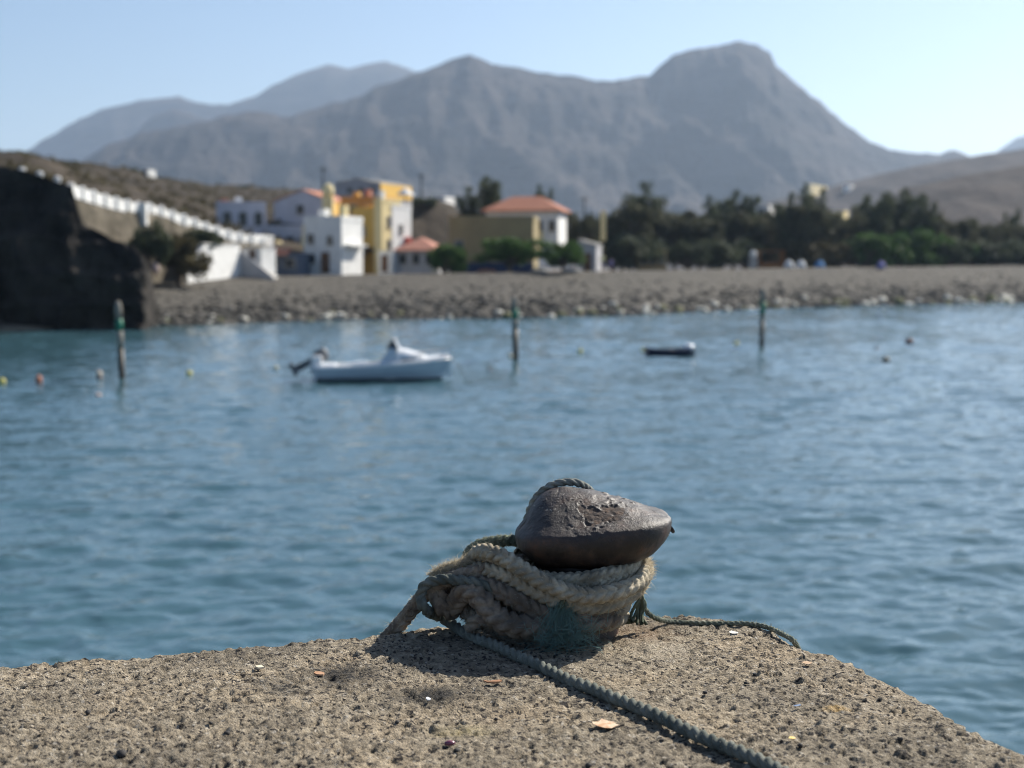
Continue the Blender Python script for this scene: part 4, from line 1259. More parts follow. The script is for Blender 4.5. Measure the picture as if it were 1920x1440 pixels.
def motorboat():
    b = ground(718, 713, 0)
    r_ = empty('motorboat', b, R(4))
    L = 4.55
    def hb(u): return 0.86 * (1 - max(0, (u - .45) / .55) ** 2.3) * (.93 + .07 * min(1, u / .3))
    def sh(u): return .46 + .30 * u ** 1.8
    def xo(u, z): return -L / 2 + L * u - (0.42 * (1 - (z + .25) / 1.0) * u ** 4)
    st, dk = [], []
    N = 26
    for i in range(N):
        u = i / (N - 1); B = max(hb(u), .012); s_ = sh(u)
        sec = [(xo(u, s_), B, s_), (xo(u, s_ * .75), B * .985, s_ * .75), (xo(u, s_ * .45), B * (.96 - .1 * u), s_ * .45), (xo(u, .05), B * (.88 - .25 * u), .05), (xo(u, -.2), B * (.3 - .2 * u), -.2), (xo(u, -.28), 0, -.28)]
        sec = sec + [(x, -y, z) for x, y, z in sec[-2::-1]]
        st.append(sec)
    hull = loft(st, M['hull_shade'], 'hull', r_)
    # boot stripe along the waterline
    bs = []
    for i in range(N):
        u = i / (N - 1); B = max(hb(u), .012)
        bs.append([(xo(u, .10), -B * (.905 - .24 * u) - .012, .10), (xo(u, -.04), -B * (.86 - .26 * u) - .012, -.04)])
    loft(bs, M['boot'], 'boot_stripe', hull, cap=False)
    # rub rail
    rr = MB()
    for sgn in (-1, 1):
        rr.tube([(xo(i / 15, sh(i / 15)), sgn * (max(hb(i / 15), .02) + .012), sh(i / 15) - .03) for i in range(16)], .03, 6)
    rr.build('rub_rail', M['gel'], r_, True)
    # gunwale + foredeck + cockpit sole
    gw = []
    for i in range(N):
        u = i / (N - 1); B = max(hb(u), .015); w_ = min(.18, B * .9)
        gw.append([(xo(u, sh(u)), B, sh(u) + .004), (xo(u, sh(u)), B - .01, sh(u) + .05), (xo(u, sh(u)), B - w_, sh(u) + .05), (xo(u, sh(u)), B - w_, .12)])
    loft(gw, M['gel'], 'gunwale', r_, False, cap=False)
    loft([[(x, -y, z) for x, y, z in s_] for s_ in gw], M['gel'], 'gunwale', r_, False, cap=False)
    MB().box(-L / 2 + .05, .4, -.68, .68, .10, .14).build('cockpit_floor', M['gel'], r_)
    MB().box(-L / 2 + .02, -L / 2 + .10, -.78, .78, .0, .50).build('transom', M['gel'], r_)
    MB().box(-L / 2 + .11, -L / 2 + .75, -.66, .66, .141, .56).build('stern_seat', M['gel'], r_, bevel=.04)
    MB().box(-1.0, -.45, -.62, -.2, .141, .66).build('helm_seat', M['gel'], r_, bevel=.05)
    fd = []
    for i in range(12):
        u = .50 + .50 * i / 11; B = max(hb(u) - .03, .012)
        fd.append([(xo(u, sh(u)), B * c, sh(u) + .052 + .09 * (1 - c * c)) for c in np.linspace(1, -1, 9)])
    loft(fd, M['gel'], 'foredeck', r_)
    def shift(mb): mb.v = [(v[0] + .42, v[1], v[2] - .05) for v in mb.v]; return mb
    # cabin trunk and windscreen
    cb = []
    for (x, B, zb, zt) in ((-.12, .62, .52, 1.14), (.12, .62, .53, 1.12), (.45, .58, .56, 1.05), (.85, .48, .60, .93), (1.15, .34, .64, .80), (1.3, .25, .66, .70)):
        cb.append([(x, B, zb - .1), (x, B * .95, zb + (zt - zb) * .6), (x, B * .78, zt - .03), (x, 0, zt + .03), (x, -B * .78, zt - .03), (x, -B * .95, zb + (zt - zb) * .6), (x, -B, zb - .1)])
    cb = [[(x + .42, y, z - .05) for x, y, z in q_] for q_ in cb]
    cab = loft(cb, M['gel'], 'cabin', r_)
    w2 = MB()
    w2.add([(.20, -.622, .80), (.62, -.565, .78), (.70, -.535, .72), (.20, -.63, .70), (.20, -.60, .80), (.62, -.54, .78), (.70, -.51, .72), (.20, -.60, .70)], [(0, 1, 2, 3), (7, 6, 5, 4), (0, 4, 5, 1), (1, 5, 6, 2), (2, 6, 7, 3), (3, 7, 4, 0)])
    shift(w2).build('side_window', M['tint'], cab)
    ws = MB()
    ws.add([(-.62, -.64, .52), (.05, -.64, .55), (.05, -.60, 1.10), (-.18, -.56, 1.16), (-.62, -.62, .52), (.05, -.62, .55), (.05, -.58, 1.10), (-.18, -.54, 1.16)], [(0, 1, 2, 3), (7, 6, 5, 4), (0, 4, 5, 1), (1, 5, 6, 2), (2, 6, 7, 3), (3, 7, 4, 0)])
    shift(ws).build('side_coaming', M['hull_shade'], r_)
    wn = MB()
    wn.add([(-.30, -.54, 1.12), (.10, -.54, 1.12), (-.02, -.44, 1.40), (-.12, -.44, 1.40), (-.30, .54, 1.12), (.10, .54, 1.12), (-.02, .44, 1.40), (-.12, .44, 1.40)], [(0, 1, 2, 3), (7, 6, 5, 4), (1, 5, 6, 2), (3, 2, 6, 7), (0, 3, 7, 4)])
    wsn = shift(wn).build('windscreen', M['tint'], r_)
    fr = MB()
    for sg in (-1, 1): fr.bar((.13, sg * .55, 1.10), (-.02, sg * .45, 1.42), .025)
    fr.bar((-.02, -.45, 1.42), (-.02, .45, 1.42), .03); shift(fr).build('windscreen_frame', M['gel'], wsn)
    # bow rail
    br = MB()
    top = []
    for t in np.linspace(-1, 1, 13):
        u = 1.0 - .32 * abs(t); top.append((xo(u, sh(u)) + .10 * (1 - abs(t)), math.copysign(max(hb(u) - .06, 0.02), t), sh(u) + .05 + .24 * (1 - t ** 8)))
    br.tube(top, .020, 6)
    for k in (2, 4, 8, 10): br.tube([top[k], (top[k][0], top[k][1], top[k][2] - .25)], .012, 6)
    br.build('bow_rail', M['metal'], r_)
    MB().lathe([(.12, 0), (.15, .03), (.08, .09)], 10, (2.05, 0, .76)).build('anchor_roller', M['metal'], r_)
    # outboard, tilted up
    e = empty('outboard_pivot', (0, 0, 0)); col.objects.unlink(e); bpy.data.objects.remove(e)
    piv = Vector((-L / 2 - .06, 0, .62)); T_ = Matrix.Translation(piv + Vector((.02, 0, .06))) @ Matrix.Rotation(R(62), 4, 'Y') @ Matrix.Scale(.98, 4)
    def tr(mb): mb.v = [tuple(T_ @ Vector(v)) for v in mb.v]; return mb
    cow = tr(MB().add(*_rounded(-.26, .22, -.2, .2, .12, .58))).build('outboard', M['motor'], r_, True)
    tr(MB().box(-.12, .12, -.07, .07, -.72, .12)).build('drive_leg', M['motor'], cow)
    tr(MB().box(-.20, .14, -.10, .10, -.50, -.46)).build('cavitation_plate', M['motor'], cow)
    tr(MB().lathe([(.02, -.30), (.07, -.22), (.07, .08), (.03, .18)], 10)).build('gearcase', M['motor'], cow) if False else tr(MB().box(-.28, .20, -.06, .06, -.80, -.66)).build('gearcase', M['motor'], cow)
    pr = MB()
    for k in range(3):
        a = k * 2.094
        pr.add([(-.29, 0, -.73), (-.31, .13 * math.cos(a), -.73 + .13 * math.sin(a)), (-.33, .13 * math.cos(a + .7), -.73 + .13 * math.sin(a + .7)), (-.27, .02 * math.cos(a), -.73 + .02 * math.sin(a))], [(0, 1, 2), (0, 2, 3), (2, 1, 3), (0, 3, 1)])
    tr(pr).build('propeller', M['metal'], cow)
    MB().box(-L / 2 - .12, -L / 2 + .0, -.16, .16, .25, .70).build('motor_bracket', M['gel'], r_)
    MB().box(-L / 2 - .05, -L / 2 + .28, -.62, -.3, .48, .86).build('stern_locker', M['gel'], r_, bevel=.05)
    tag(r_, 'white motorboat with small forward cabin and tilted dark outboard', 'boat')


def _rounded(x0, x1, y0, y1, z0, z1, n=10):
    vs_, fs = [], []
    cx, cy = (x0 + x1) / 2, (y0 + y1) / 2
    lev = [(z0, .86), (z0 + .06, 1), ((z0 + z1) / 2, 1.0), (z1 - .1, .9), (z1 - .02, .6), (z1, .2)]
    m_ = 16
    for (z, k) in lev:
        for j in range(m_):
            a = 2 * math.pi * j / m_
            ca, sa = math.cos(a), math.sin(a)
            vs_.append((cx + (x1 - cx) * k * math.copysign(abs(ca) ** .6, ca), cy + (y1 - cy) * k * math.copysign(abs(sa) ** .6, sa), z))
    for i in range(len(lev) - 1):
        for j in range(m_): fs.append((i * m_ + j, i * m_ + (j + 1) % m_, (i + 1) * m_ + (j + 1) % m_, (i + 1) * m_ + j))
    fs.append(tuple(range(m_))[::-1]); fs.append(tuple((len(lev) - 1) * m_ + j for j in range(m_)))
    return vs_, fs


motorboat()
# mooring line of the motorboat
a = ground(718, 713, 0)
o = MB().tube([(a.x + 2.25, a.y + .15, .74), (a.x + 2.55, a.y + .1, .45), (a.x + 2.75, a.y, .12), (a.x + 2.8, a.y, -.3)], .016, 6).build('mooring_line', M['concrete'], None)
tag(o, 'thin pale mooring line hanging from the motorboat bow into the water', 'rope')


def dinghy():
    b = ground(1257, 667, 0)
    r_ = empty('dinghy', b, R(3))
    navy = mat('navy_dinghy_paint', (.012, .018, .05), (.02, .026, .06), 3, .45)
    L = 2.1; st = []; inn = []
    N = 16
    for i in range(N):
        u = i / (N - 1); B = .55 * (1 - max(0, (u - .55) / .45) ** 2.4) * (.85 + .15 * min(1, u / .3)) + .02
        s_ = .27 + .12 * (2 * u - .9) ** 2; x = -L / 2 + L * u
        sec = [(x, B, s_), (x, B * 1.02, s_ * .6), (x, B * .85, .02), (x, B * .4, -.1), (x, 0, -.12)]
        st.append(sec + [(p[0], -p[1], p[2]) for p in sec[-2::-1]])
        s2 = [(x, B, s_ + .002), (x, B - .09, s_), (x, B - .11, .10), (x, 0, .06)]
        inn.append(s2 + [(p[0], -p[1], p[2]) for p in s2[-2::-1]])
    loft(st, navy, 'hull', r_)
    loft(inn, mat('dinghy_inside', (.10, .12, .17), (.08, .09, .12), 3, .6), 'inner_liner', r_, False, cap=False)
    for x in (-.45, .2): MB().box(x - .11, x + .11, -.5, .5, .2, .235).build('thwart', M['wood'], r_)
    MB().add(*_rounded(.55, 1.02, -.28, .28, .22, .52)).build('bow_cover', M['gel'], r_, True)
    for sg in (-1, 1): MB().tube([(0, sg * .5, .3), (0, sg * .5, .38)], .02, 6).build('rowlock', M['metal'], r_)
    tag(r_, 'small dark navy dinghy with a white bundle at its bow', 'dinghy')


dinghy()

# ================================================================== QUAY
ZQ = 2.77


def L3(px, py, Y):
    return at(px, py, Y)


EDGE_PX = [(0, 1250), (180, 1236), (360, 1218), (540, 1204), (720, 1190), (800, 1178), (900, 1170), (1000, 1163), (1100, 1157), (1200, 1154), (1300, 1157), (1400, 1166), (1480, 1194), (1560, 1222), (1640, 1258), (1720, 1300), (1800, 1345), (1860, 1375), (1920, 1404)]
edge = [ground(p, q - 1, ZQ) for p, q in EDGE_PX]
edge = [Vector((v.x, v.y, 0)) for v in edge]
d0 = (edge[0] - edge[2]).normalized()
d1 = (edge[-1] - edge[-4]).normalized()
edge = [edge[0] + d0 * 2.6, edge[0] + d0 * 1.3] + edge + [edge[-1] + d1 * .7 + Vector((.05, 0, 0)), edge[-1] + d1 * 1.6 + Vector((.05, 0, 0))]


def catmull(pts, step):
    pts = [Vector(p) for p in pts]
    P = [pts[0] * 2 - pts[1]] + pts + [pts[-1] * 2 - pts[-2]]
    res = []
    for i in range(1, len(P) - 2):
        p0, p1, p2, p3 = P[i - 1], P[i], P[i + 1], P[i + 2]
        n_ = max(3, int((p2 - p1).length / (step * .25)))
        for k in range(n_):
            t = k / n_
            res.append(.5 * ((2 * p1) + (-p0 + p2) * t + (2 * p0 - 5 * p1 + 4 * p2 - p3) * t * t + (-p0 + 3 * p1 - 3 * p2 + p3) * t ** 3))
    res.append(P[-2])
    A_ = np.array([tuple(v) for v in res])
    s_ = np.concatenate([[0], np.cumsum(np.linalg.norm(np.diff(A_, axis=0), axis=1))])
    n_ = max(4, int(s_[-1] / step))
    q = np.linspace(0, s_[-1], n_)
    return np.stack([np.interp(q, s_, A_[:, k]) for k in range(3)], -1), q


def quay_height(x, y):
    """relief of the worn concrete, metres, around 0"""
    wx = x + .016 * fbm2(x * 34, y * 34, 3, 55); wy = y + .016 * fbm2(x * 34 + 9, y * 34, 3, 56)
    dens = sstep(.30, .70, vn2(x * 3.3, y * 3.3, 57))
    h = .014 * fbm2(x * 3.1, y * 3.1, 3, 61)
    h = h + .013 * fbm2(wx * 24, wy * 24, 4, 62)
    h = h + .0095 * fbm2(x * 80, y * 80, 3, 63)
    d_, r_ = worley2(wx * 21, wy * 21, 70)
    h = h - .010 * (r_ > .90 - .22 * dens) * np.clip(1 - (d_ / (.10 + .22 * r_)) ** 2, 0, 1)
    d_, r_ = worley2(wx * 52, wy * 52, 80)
    h = h - .0065 * (r_ > .60 - .3 * dens) * np.clip(1 - (d_ / (.20 + .25 * r_)) ** 2, 0, 1)
    d_, r_ = worley2(wx * 36 + 3, wy * 36, 90)
    h = h + .0045 * (r_ > .6) * np.clip(1 - (d_ / .4) ** 2, 0, 1)
    return h


E2, es = catmull(edge, .0056)
C0 = np.array([.15, .9])


def smooth_norm():
    t = np.gradient(E2[:, :2], axis=0)
    k = 61
    ker = np.ones(k) / k
    t = np.stack([np.convolve(np.pad(t[:, i], k // 2, 'edge'), ker, 'valid') for i in range(2)], -1)
    t /= np.linalg.norm(t, axis=1)[:, None]
    return np.stack([-t[:, 1], t[:, 0]], -1)        # outward for a left-to-right run


EN = smooth_norm()


def edge_round(px_x):  # rounding radius grows towards the worn right shoulder
    return .05 + .10 * sstep(.45, 1.2, px_x)


def build_quay():
    rad = edge_round(E2[:, 0])
    out_ = E2[:, :2] + EN * (rad * .5)[:, None]
    dirs = C0 - out_
    dist = np.linalg.norm(dirs, axis=1)
    rows = []
    # outer face, from below the water up
    for z in np.concatenate([np.linspace(-.9, -.25, 12), np.linspace(-.25, 0, 22)[1:]]):
        zr = ZQ - rad + z * (ZQ + .4) / .9 if z < -.25 else ZQ - rad + z
        rows.append((out_[:, 0] + EN[:, 0] * rad * .0, out_[:, 1] + EN[:, 1] * rad * .0, zr))
    for a in np.linspace(0, math.pi / 2, 26)[1:]:
        ins = rad * (1 - math.cos(a))
        rows.append((out_[:, 0] - EN[:, 0] * ins, out_[:, 1] - EN[:, 1] * ins, ZQ - rad + rad * math.sin(a)))
    last = np.stack([rows[-1][0], rows[-1][1]], -1)
    nin = 330
    for k in range(1, nin + 1):
        f_ = (k / nin) * .86
        rows.append((last[:, 0] + (C0[0] - last[:, 0]) * f_, last[:, 1] + (C0[1] - last[:, 1]) * f_, np.full(len(last), ZQ)))
    P = np.stack([np.stack([r[0], r[1], np.broadcast_to(r[2], r[0].shape)], -1) for r in rows], 0)
    nr, nc = P.shape[:2]
    # displaced along the surface normal of the undisturbed profile
    tv = np.gradient(P, axis=0); tu = np.gradient(P, axis=1)
    nrm = np.cross(tv, tu); nrm /= (np.linalg.norm(nrm, axis=2)[..., None] + 1e-9)
    if nrm[-1, nc // 2, 2] < 0: nrm = -nrm
    h = quay_height(P[..., 0] + .3 * P[..., 2], P[..., 1] + .7 * (P[..., 2] - ZQ))
    chip = fbm2(P[..., 0] * 7, P[..., 1] * 7 + P[..., 2] * 5, 4, 99)
    rowk = np.arange(nr)[:, None]
    nearedge = np.clip(1 - np.abs(rowk - 45) / 26.0, 0, 1)
    h = h - .045 * np.clip(chip - .06, 0, 1) * nearedge * 1.6
    P = P + nrm * h[..., None]
    me = np_mesh('quay', P.reshape(-1, 3), grid_quads(nr, nc)[:, ::-1], smooth=True)
    # material
    m = bpy.data.materials.new('worn_quay_concrete'); m.use_nodes = True
    n = m.node_tree.nodes; l = m.node_tree.links
    b = n['Principled BSDF']; b.inputs['Roughness'].default_value = .92; b.inputs['Specular IOR Level'].default_value = .25
    tc = n.new('ShaderNodeTexCoord')
    def noise(s_, d_=6, r__=.6):
        k = n.new('ShaderNodeTexNoise'); k.inputs['Scale'].default_value = s_; k.inputs['Detail'].default_value = d_; k.inputs['Roughness'].default_value = r__
        l.new(tc.outputs['Object'], k.inputs['Vector']); return k.outputs['Fac']
    def ramp(src, els):
        k = n.new('ShaderNodeValToRGB'); e = k.color_ramp.elements
        e[0].position, e[0].color = els[0][0], (*els[0][1], 1); e[1].position, e[1].color = els[-1][0], (*els[-1][1], 1)
        for p_, c in els[1:-1]: q_ = e.new(p_); q_.color = (*c, 1)
        l.new(src, k.inputs[0]); return k.outputs[0]
    def mix(kind, f_, a_, b_):
        k = n.new('ShaderNodeMixRGB'); k.blend_type = kind
        for i, v in enumerate((f_, a_, b_)):
            if hasattr(v, 'node'): l.new(v, k.inputs[i])
            else: k.inputs[i].default_value = v if i == 0 else (*v, 1)
        return k.outputs[0]
    base = ramp(noise(38, 8, .7), [(.30, (.066, .054, .040)), (.42, (.235, .200, .150)), (.56, (.40, .345, .262)), (.72, (.62, .55, .43))])
    big = ramp(noise(2.2, 4), [(.34, (.66, .65, .64)), (.5, (.95, .93, .90)), (.66, (1.18, 1.10, 1.0))])
    c = mix('MULTIPLY', 1.0, base, big)
    # dark aggregate grains and pale shell crumbs
    vo = n.new('ShaderNodeTexVoronoi'); vo.inputs['Scale'].default_value = 150; vo.inputs['Randomness'].default_value = 1.0; l.new(tc.outputs['Object'], vo.inputs['Vector'])
    sep = n.new('ShaderNodeSeparateColor'); l.new(vo.outputs['Color'], sep.inputs[0])
    dk = ramp(sep.outputs[0], [(.0, (1, 1, 1)), (.14, (1, 1, 1)), (.145, (0, 0, 0)), (1, (0, 0, 0))])
    c = mix('MIX', dk, c, (.045, .038, .034))
    lt = ramp(sep.outputs[1], [(.0, (.7, .7, .7)), (.025, (.7, .7, .7)), (.03, (0, 0, 0)), (1, (0, 0, 0))])
    c = mix('MIX', lt, c, (.55, .50, .42))
    # tar stains and yellowish lichen at fixed places
    def spot(px, py, rx, ry, colr, strength, c):
        p_ = ground(px, py, ZQ)
        mp = n.new('ShaderNodeMapping'); mp.vector_type = 'POINT'
        mp.inputs['Scale'].default_value = (1 / rx, 1 / ry, 0)
        mp.inputs['Location'].default_value = (-p_.x / rx, -p_.y / ry, 0)
        l.new(tc.outputs['Object'], mp.inputs[0])
        ln = n.new('ShaderNodeVectorMath'); ln.operation = 'LENGTH'; l.new(mp.outputs[0], ln.inputs[0])
        ad = n.new('ShaderNodeMath'); ad.operation = 'MULTIPLY_ADD'; ad.inputs[1].default_value = 1.8
        l.new(noise(30, 5, .7), ad.inputs[0]); l.new(ln.outputs['Value'], ad.inputs[2])
        k = ramp(ad.outputs[0], [(0, (strength,) * 3), (.82, (strength,) * 3), (1.0, (0, 0, 0))])
        mr = n.new('ShaderNodeMapRange'); mr.inputs['From Min'].default_value = 1.0; mr.inputs['From Max'].default_value = 2.0; mr.inputs['To Min'].default_value = strength; mr.inputs['To Max'].default_value = 0
        l.new(ad.outputs[0], mr.inputs[0])
        return mix('MIX', mr.outputs[0], c, colr)
    c = spot(645, 1266, .11, .13, (.03, .03, .03), .95, c)
    c = spot(812, 1302, .11, .10, (.025, .025, .025), .95, c)
    c = spot(520, 1292, .07, .08, (.06, .06, .055), .6, c)
    c = spot(1240, 1218, .10, .10, (.50, .43, .33), .7, c)
    c = spot(1195, 1190, .12, .12, (.30, .20, .12), .55, c)
    c = spot(870, 1370, .08, .05, (.42, .35, .19), .6, c)
    c = spot(1565, 1325, .03, .03, (.62, .40, .14), .8, c)
    l.new(c, b.inputs['Base Color'])
    bp = n.new('ShaderNodeBump'); bp.inputs['Strength'].default_value = 1.0; bp.inputs['Distance'].default_value = .011
    v2 = n.new('ShaderNodeTexVoronoi'); v2.inputs['Scale'].default_value = 210; l.new(tc.outputs['Object'], v2.inputs['Vector'])
    hs = n.new('ShaderNodeMath'); hs.operation = 'MULTIPLY_ADD'; hs.inputs[1].default_value = .55
    l.new(v2.outputs['Distance'], hs.inputs[0]); l.new(noise(110, 8, .8), hs.inputs[2])
    l.new(hs.outputs[0], bp.inputs['Height']); l.new(bp.outputs[0], b.inputs['Normal'])
    o = link('quay', me, m)
    tag(o, kind='structure')
    # rest of the pier deck behind the camera
    A_ = edge[0]; B_ = edge[-1]
    k = MB()
    poly = [(A_.x, A_.y), (A_.x - 4, A_.y - 1.6), (A_.x - 4, -28), (B_.x + 6, -28), (B_.x + .35, -3), (B_.x, B_.y), (.55, 1.2), (.15, 1.45), (-.4, 1.3)]
    n_ = len(poly)
    k.add([(x, y, ZQ - .035) for x, y in poly] + [(x, y, -.9) for x, y in poly], [tuple(range(n_))[::-1]] + [(i, (i + 1) % n_, n_ + (i + 1) % n_, n_ + i) for i in range(n_)])
    d_ = k.build('quay_deck', m, o)


build_quay()


def qz(x, y): return ZQ + float(quay_height(np.array(x + .3 * ZQ), np.array(y)))


# ================================================================== BOLLARD
O = ground(1083, 1186, ZQ)          # foot of the post
O = Vector((O.x, O.y, ZQ))


def build_bollard():
    root = empty('mooring_bollard', O)
    m = bpy.data.materials.new('rusty_painted_iron'); m.use_nodes = True
    n = m.node_tree.nodes; l = m.node_tree.links
    b = n['Principled BSDF']
    tc = n.new('ShaderNodeTexCoord')
    def noise(s_, d_=6, r__=.6):
        k = n.new('ShaderNodeTexNoise'); k.inputs['Scale'].default_value = s_; k.inputs['Detail'].default_value = d_; k.inputs['Roughness'].default_value = r__
        l.new(tc.outputs['Object'], k.inputs['Vector']); return k.outputs['Fac']
    def ramp(src, els):
        k = n.new('ShaderNodeValToRGB'); e = k.color_ramp.elements
        e[0].position, e[0].color = els[0][0], (*els[0][1], 1); e[1].position, e[1].color = els[-1][0], (*els[-1][1], 1)
        for p_, c in els[1:-1]: q_ = e.new(p_); q_.color = (*c, 1)
        l.new(src, k.inputs[0]); return k.outputs[0]
    base = ramp(noise(14, 6, .65), [(.32, (.010, .007, .006)), (.47, (.022, .015, .012)), (.57, (.046, .028, .020)), (.70, (.105, .048, .024))])
    at_ = n.new('ShaderNodeAttribute'); at_.attribute_name = 'flake'
    mx = n.new('ShaderNodeMixRGB'); l.new(at_.outputs['Fac'], mx.inputs[0]); l.new(base, mx.inputs[1])
    l.new(ramp(noise(60, 6, .7), [(.3, (.025, .017, .013)), (.5, (.075, .055, .045)), (.62, (.13, .075, .045)), (.75, (.22, .19, .16))]), mx.inputs[2])
    # pale droppings and salt specks on the crown
    vo = n.new('ShaderNodeTexVoronoi'); vo.inputs['Scale'].default_value = 110; l.new(tc.outputs['Object'], vo.inputs['Vector'])
    sp_ = ramp(vo.outputs['Distance'], [(.0, (1, 1, 1)), (.16, (1, 1, 1)), (.24, (0, 0, 0)), (1, (0, 0, 0))])
    msk = n.new('ShaderNodeAttribute'); msk.attribute_name = 'speck'
    sel = ramp(noise(22, 3), [(.48, (0, 0, 0)), (.58, (1, 1, 1))])
    mu = n.new('ShaderNodeMixRGB'); mu.blend_type = 'MULTIPLY'; mu.inputs[0].default_value = 1; l.new(sp_, mu.inputs[1]); l.new(sel, mu.inputs[2])
    mu2 = n.new('ShaderNodeMixRGB'); mu2.blend_type = 'MULTIPLY'; mu2.inputs[0].default_value = 1; l.new(mu.outputs[0], mu2.inputs[1]); l.new(msk.outputs['Fac'], mu2.inputs[2])
    m3 = n.new('ShaderNodeMixRGB'); l.new(mu2.outputs[0], m3.inputs[0]); l.new(mx.outputs[0], m3.inputs[1]); m3.inputs[2].default_value = (.55, .50, .42, 1)
    du = n.new('ShaderNodeMixRGB'); du.blend_type = 'MULTIPLY'; du.inputs[0].default_value = 1
    ms2 = n.new('ShaderNodeAttribute'); ms2.attribute_name = 'crown'
    l.new(ms2.outputs['Fac'], du.inputs[1]); l.new(ramp(noise(18, 7, .7), [(.40, (0, 0, 0)), (.64, (.75, .75, .75))]), du.inputs[2])
    m4 = n.new('ShaderNodeMixRGB'); l.new(du.outputs[0], m4.inputs[0]); l.new(m3.outputs[0], m4.inputs[1]); m4.inputs[2].default_value = (.044, .031, .024, 1)
    l.new(m4.outputs[0], b.inputs['Base Color'])
    rr = n.new('ShaderNodeMapRange'); rr.inputs['To Min'].default_value = .38; rr.inputs['To Max'].default_value = .62; l.new(noise(30, 5), rr.inputs[0])
    ra = n.new('ShaderNodeMath'); ra.operation = 'MAXIMUM'; l.new(rr.outputs[0], ra.inputs[0])
    rb = n.new('ShaderNodeMath'); rb.operation = 'MULTIPLY'; rb.inputs[1].default_value = .9; l.new(at_.outputs['Fac'], rb.inputs[0]); l.new(rb.outputs[0], ra.inputs[1])
    l.new(ra.outputs[0], b.inputs['Roughness'])
    b.inputs['Specular IOR Level'].default_value = .5
    bp = n.new('ShaderNodeBump'); bp.inputs['Strength'].default_value = .8; bp.inputs['Distance'].default_value = .0030
    l.new(noise(130, 6, .72), bp.inputs['Height']); l.new(bp.outputs[0], b.inputs['Normal'])

    # post
    prof = [(.105, -.06), (.105, .012), (.10, .028), (.095, .06), (.092, .12), (.10, .17), (.12, .20)]
    MB().lathe(prof, 40).build('post', m, root, True)
    # head: rings of varying plan radius; the crown sits left of and behind the post axis
    nth = 300
    th = np.linspace(0, 2 * math.pi, nth, endpoint=False)
    ca, sa = np.cos(th), np.sin(th)
    # plan half-axes (x right .. left differ), y front/back
    ax = np.where(ca > 0, .238, .162); ay = np.where(sa < 0, .165, .165)
    rim = 1.0 / ((np.abs(ca) / ax) ** 2.7 + (np.abs(sa) / ay) ** 2.7) ** (1 / 2.7)
    ctl = [(.42, .168, 0), (.60, .179, 0), (.78, .194, 0), (.92, .217, .0), (.985, .238, 0), (1.0, .255, 0), (.990, .268, .01), (.945, .279, .05), (.80, .297, .22), (.62, .322, .5), (.42, .346, .8), (.22, .362, 1), (.08, .368, 1), (.0, .369, 1)]
    tt = np.linspace(0, 1, len(ctl)); q = np.linspace(0, 1, 150)
    cz = np.array([tuple(catp) for catp in catmull([(c[0], c[1], c[2]) for c in ctl], .0035)[0]])
    kk = np.linspace(0, len(cz) - 1, 170)
    rf = np.interp(kk, np.arange(len(cz)), cz[:, 0]); zf = np.interp(kk, np.arange(len(cz)), cz[:, 1]); of = np.interp(kk, np.arange(len(cz)), cz[:, 2])
    rf = np.clip(rf, 0.002, 1.0)
    X = rim[None] * rf[:, None] * ca[None] - .050 * of[:, None]
    Yv = rim[None] * rf[:, None] * sa[None] + .030 * of[:, None]
    # underside lifts towards the right tip, crown dips to the right
    Z = zf[:, None] + 0 * ca[None]
    lift = np.clip(X / .24, 0, 1) ** 1.6
    Z = Z + .030 * lift * np.clip((.27 - zf[:, None]) / .1, 0, 1) - .006 * np.clip(X / .24, 0, 1) * (of[:, None]) + .030 * np.clip(X / .24, 0, 1) * np.clip((zf[:, None] - .2) / .06, 0, 1)
    Z = Z - .018 * np.clip(-X / .16, 0, 1) ** 1.5 * np.clip((zf[:, None] - .2) / .1, 0, 1)
    P = np.stack([X, Yv, Z], -1)
    P = P + np.array([0, 0, .004]) 
    tv = np.gradient(P, axis=0); tu = np.roll(P, -1, 1) - np.roll(P, 1, 1)
    nr_ = np.cross(tu, tv); nr_ /= np.linalg.norm(nr_, axis=2)[..., None] + 1e-9
    pf = P.reshape(-1, 3)
    h = .013 * fbm3(pf * 8, 3, 5) + .0030 * fbm3(pf * 60, 4, 6)
    lift_ = sstep(.05, .10, fbm3(pf * 13, 4, 88)) * .0009 + sstep(.16, .19, fbm3(pf * 34, 4, 89)) * .0008
    h = h + lift_
    # flaked crater on the front of the crown, measured in local x / surface run
    def patch(px, py, rx, rz_, seed, ang=0.):
        # project patch centre: find head vertex that lands nearest to that pixel
        wv = pf + np.array(O)
        rel = wv - np.array(CAM)
        dep = rel[:, 1] * cp - rel[:, 2] * sp
        upx = 960 + F * rel[:, 0] / dep; upy = 720 - F * (rel[:, 1] * sp + rel[:, 2] * cp) / dep
        facing = nr_.reshape(-1, 3)[:, 1] < .2
        d_ = (upx - px) ** 2 + (upy - py) ** 2 + np.where(facing, 0, 1e9)
        c_ = pf[np.argmin(d_)]
        v_ = pf - c_
        w_ = fbm3(pf * 40 + seed, 4, seed) * 2.2
        return np.sqrt((v_[:, 0] / rx) ** 2 + (v_[:, 1] / rx / .9) ** 2 + (v_[:, 2] / rz_) ** 2) + w_
    d1_ = patch(1130, 964, .058, .036, 12)
    d2_ = patch(1250, 985, .022, .025, 13)
    d3_ = patch(1178, 990, .012, .02, 14)
    d4_ = patch(978, 985, .012, .02, 15)
    flake = np.zeros(len(pf))
    for d_ in (d1_, d2_, d4_):
        inside = np.clip((1 - d_) * 5, 0, 1)
        flake = np.maximum(flake, inside)
        h -= .0032 * inside * (1 + .6 * np.floor(4 * fbm3(pf * 30, 3, 33)))
        h += .0006 * np.exp(-((d_ - 1.06) / .10) ** 2)
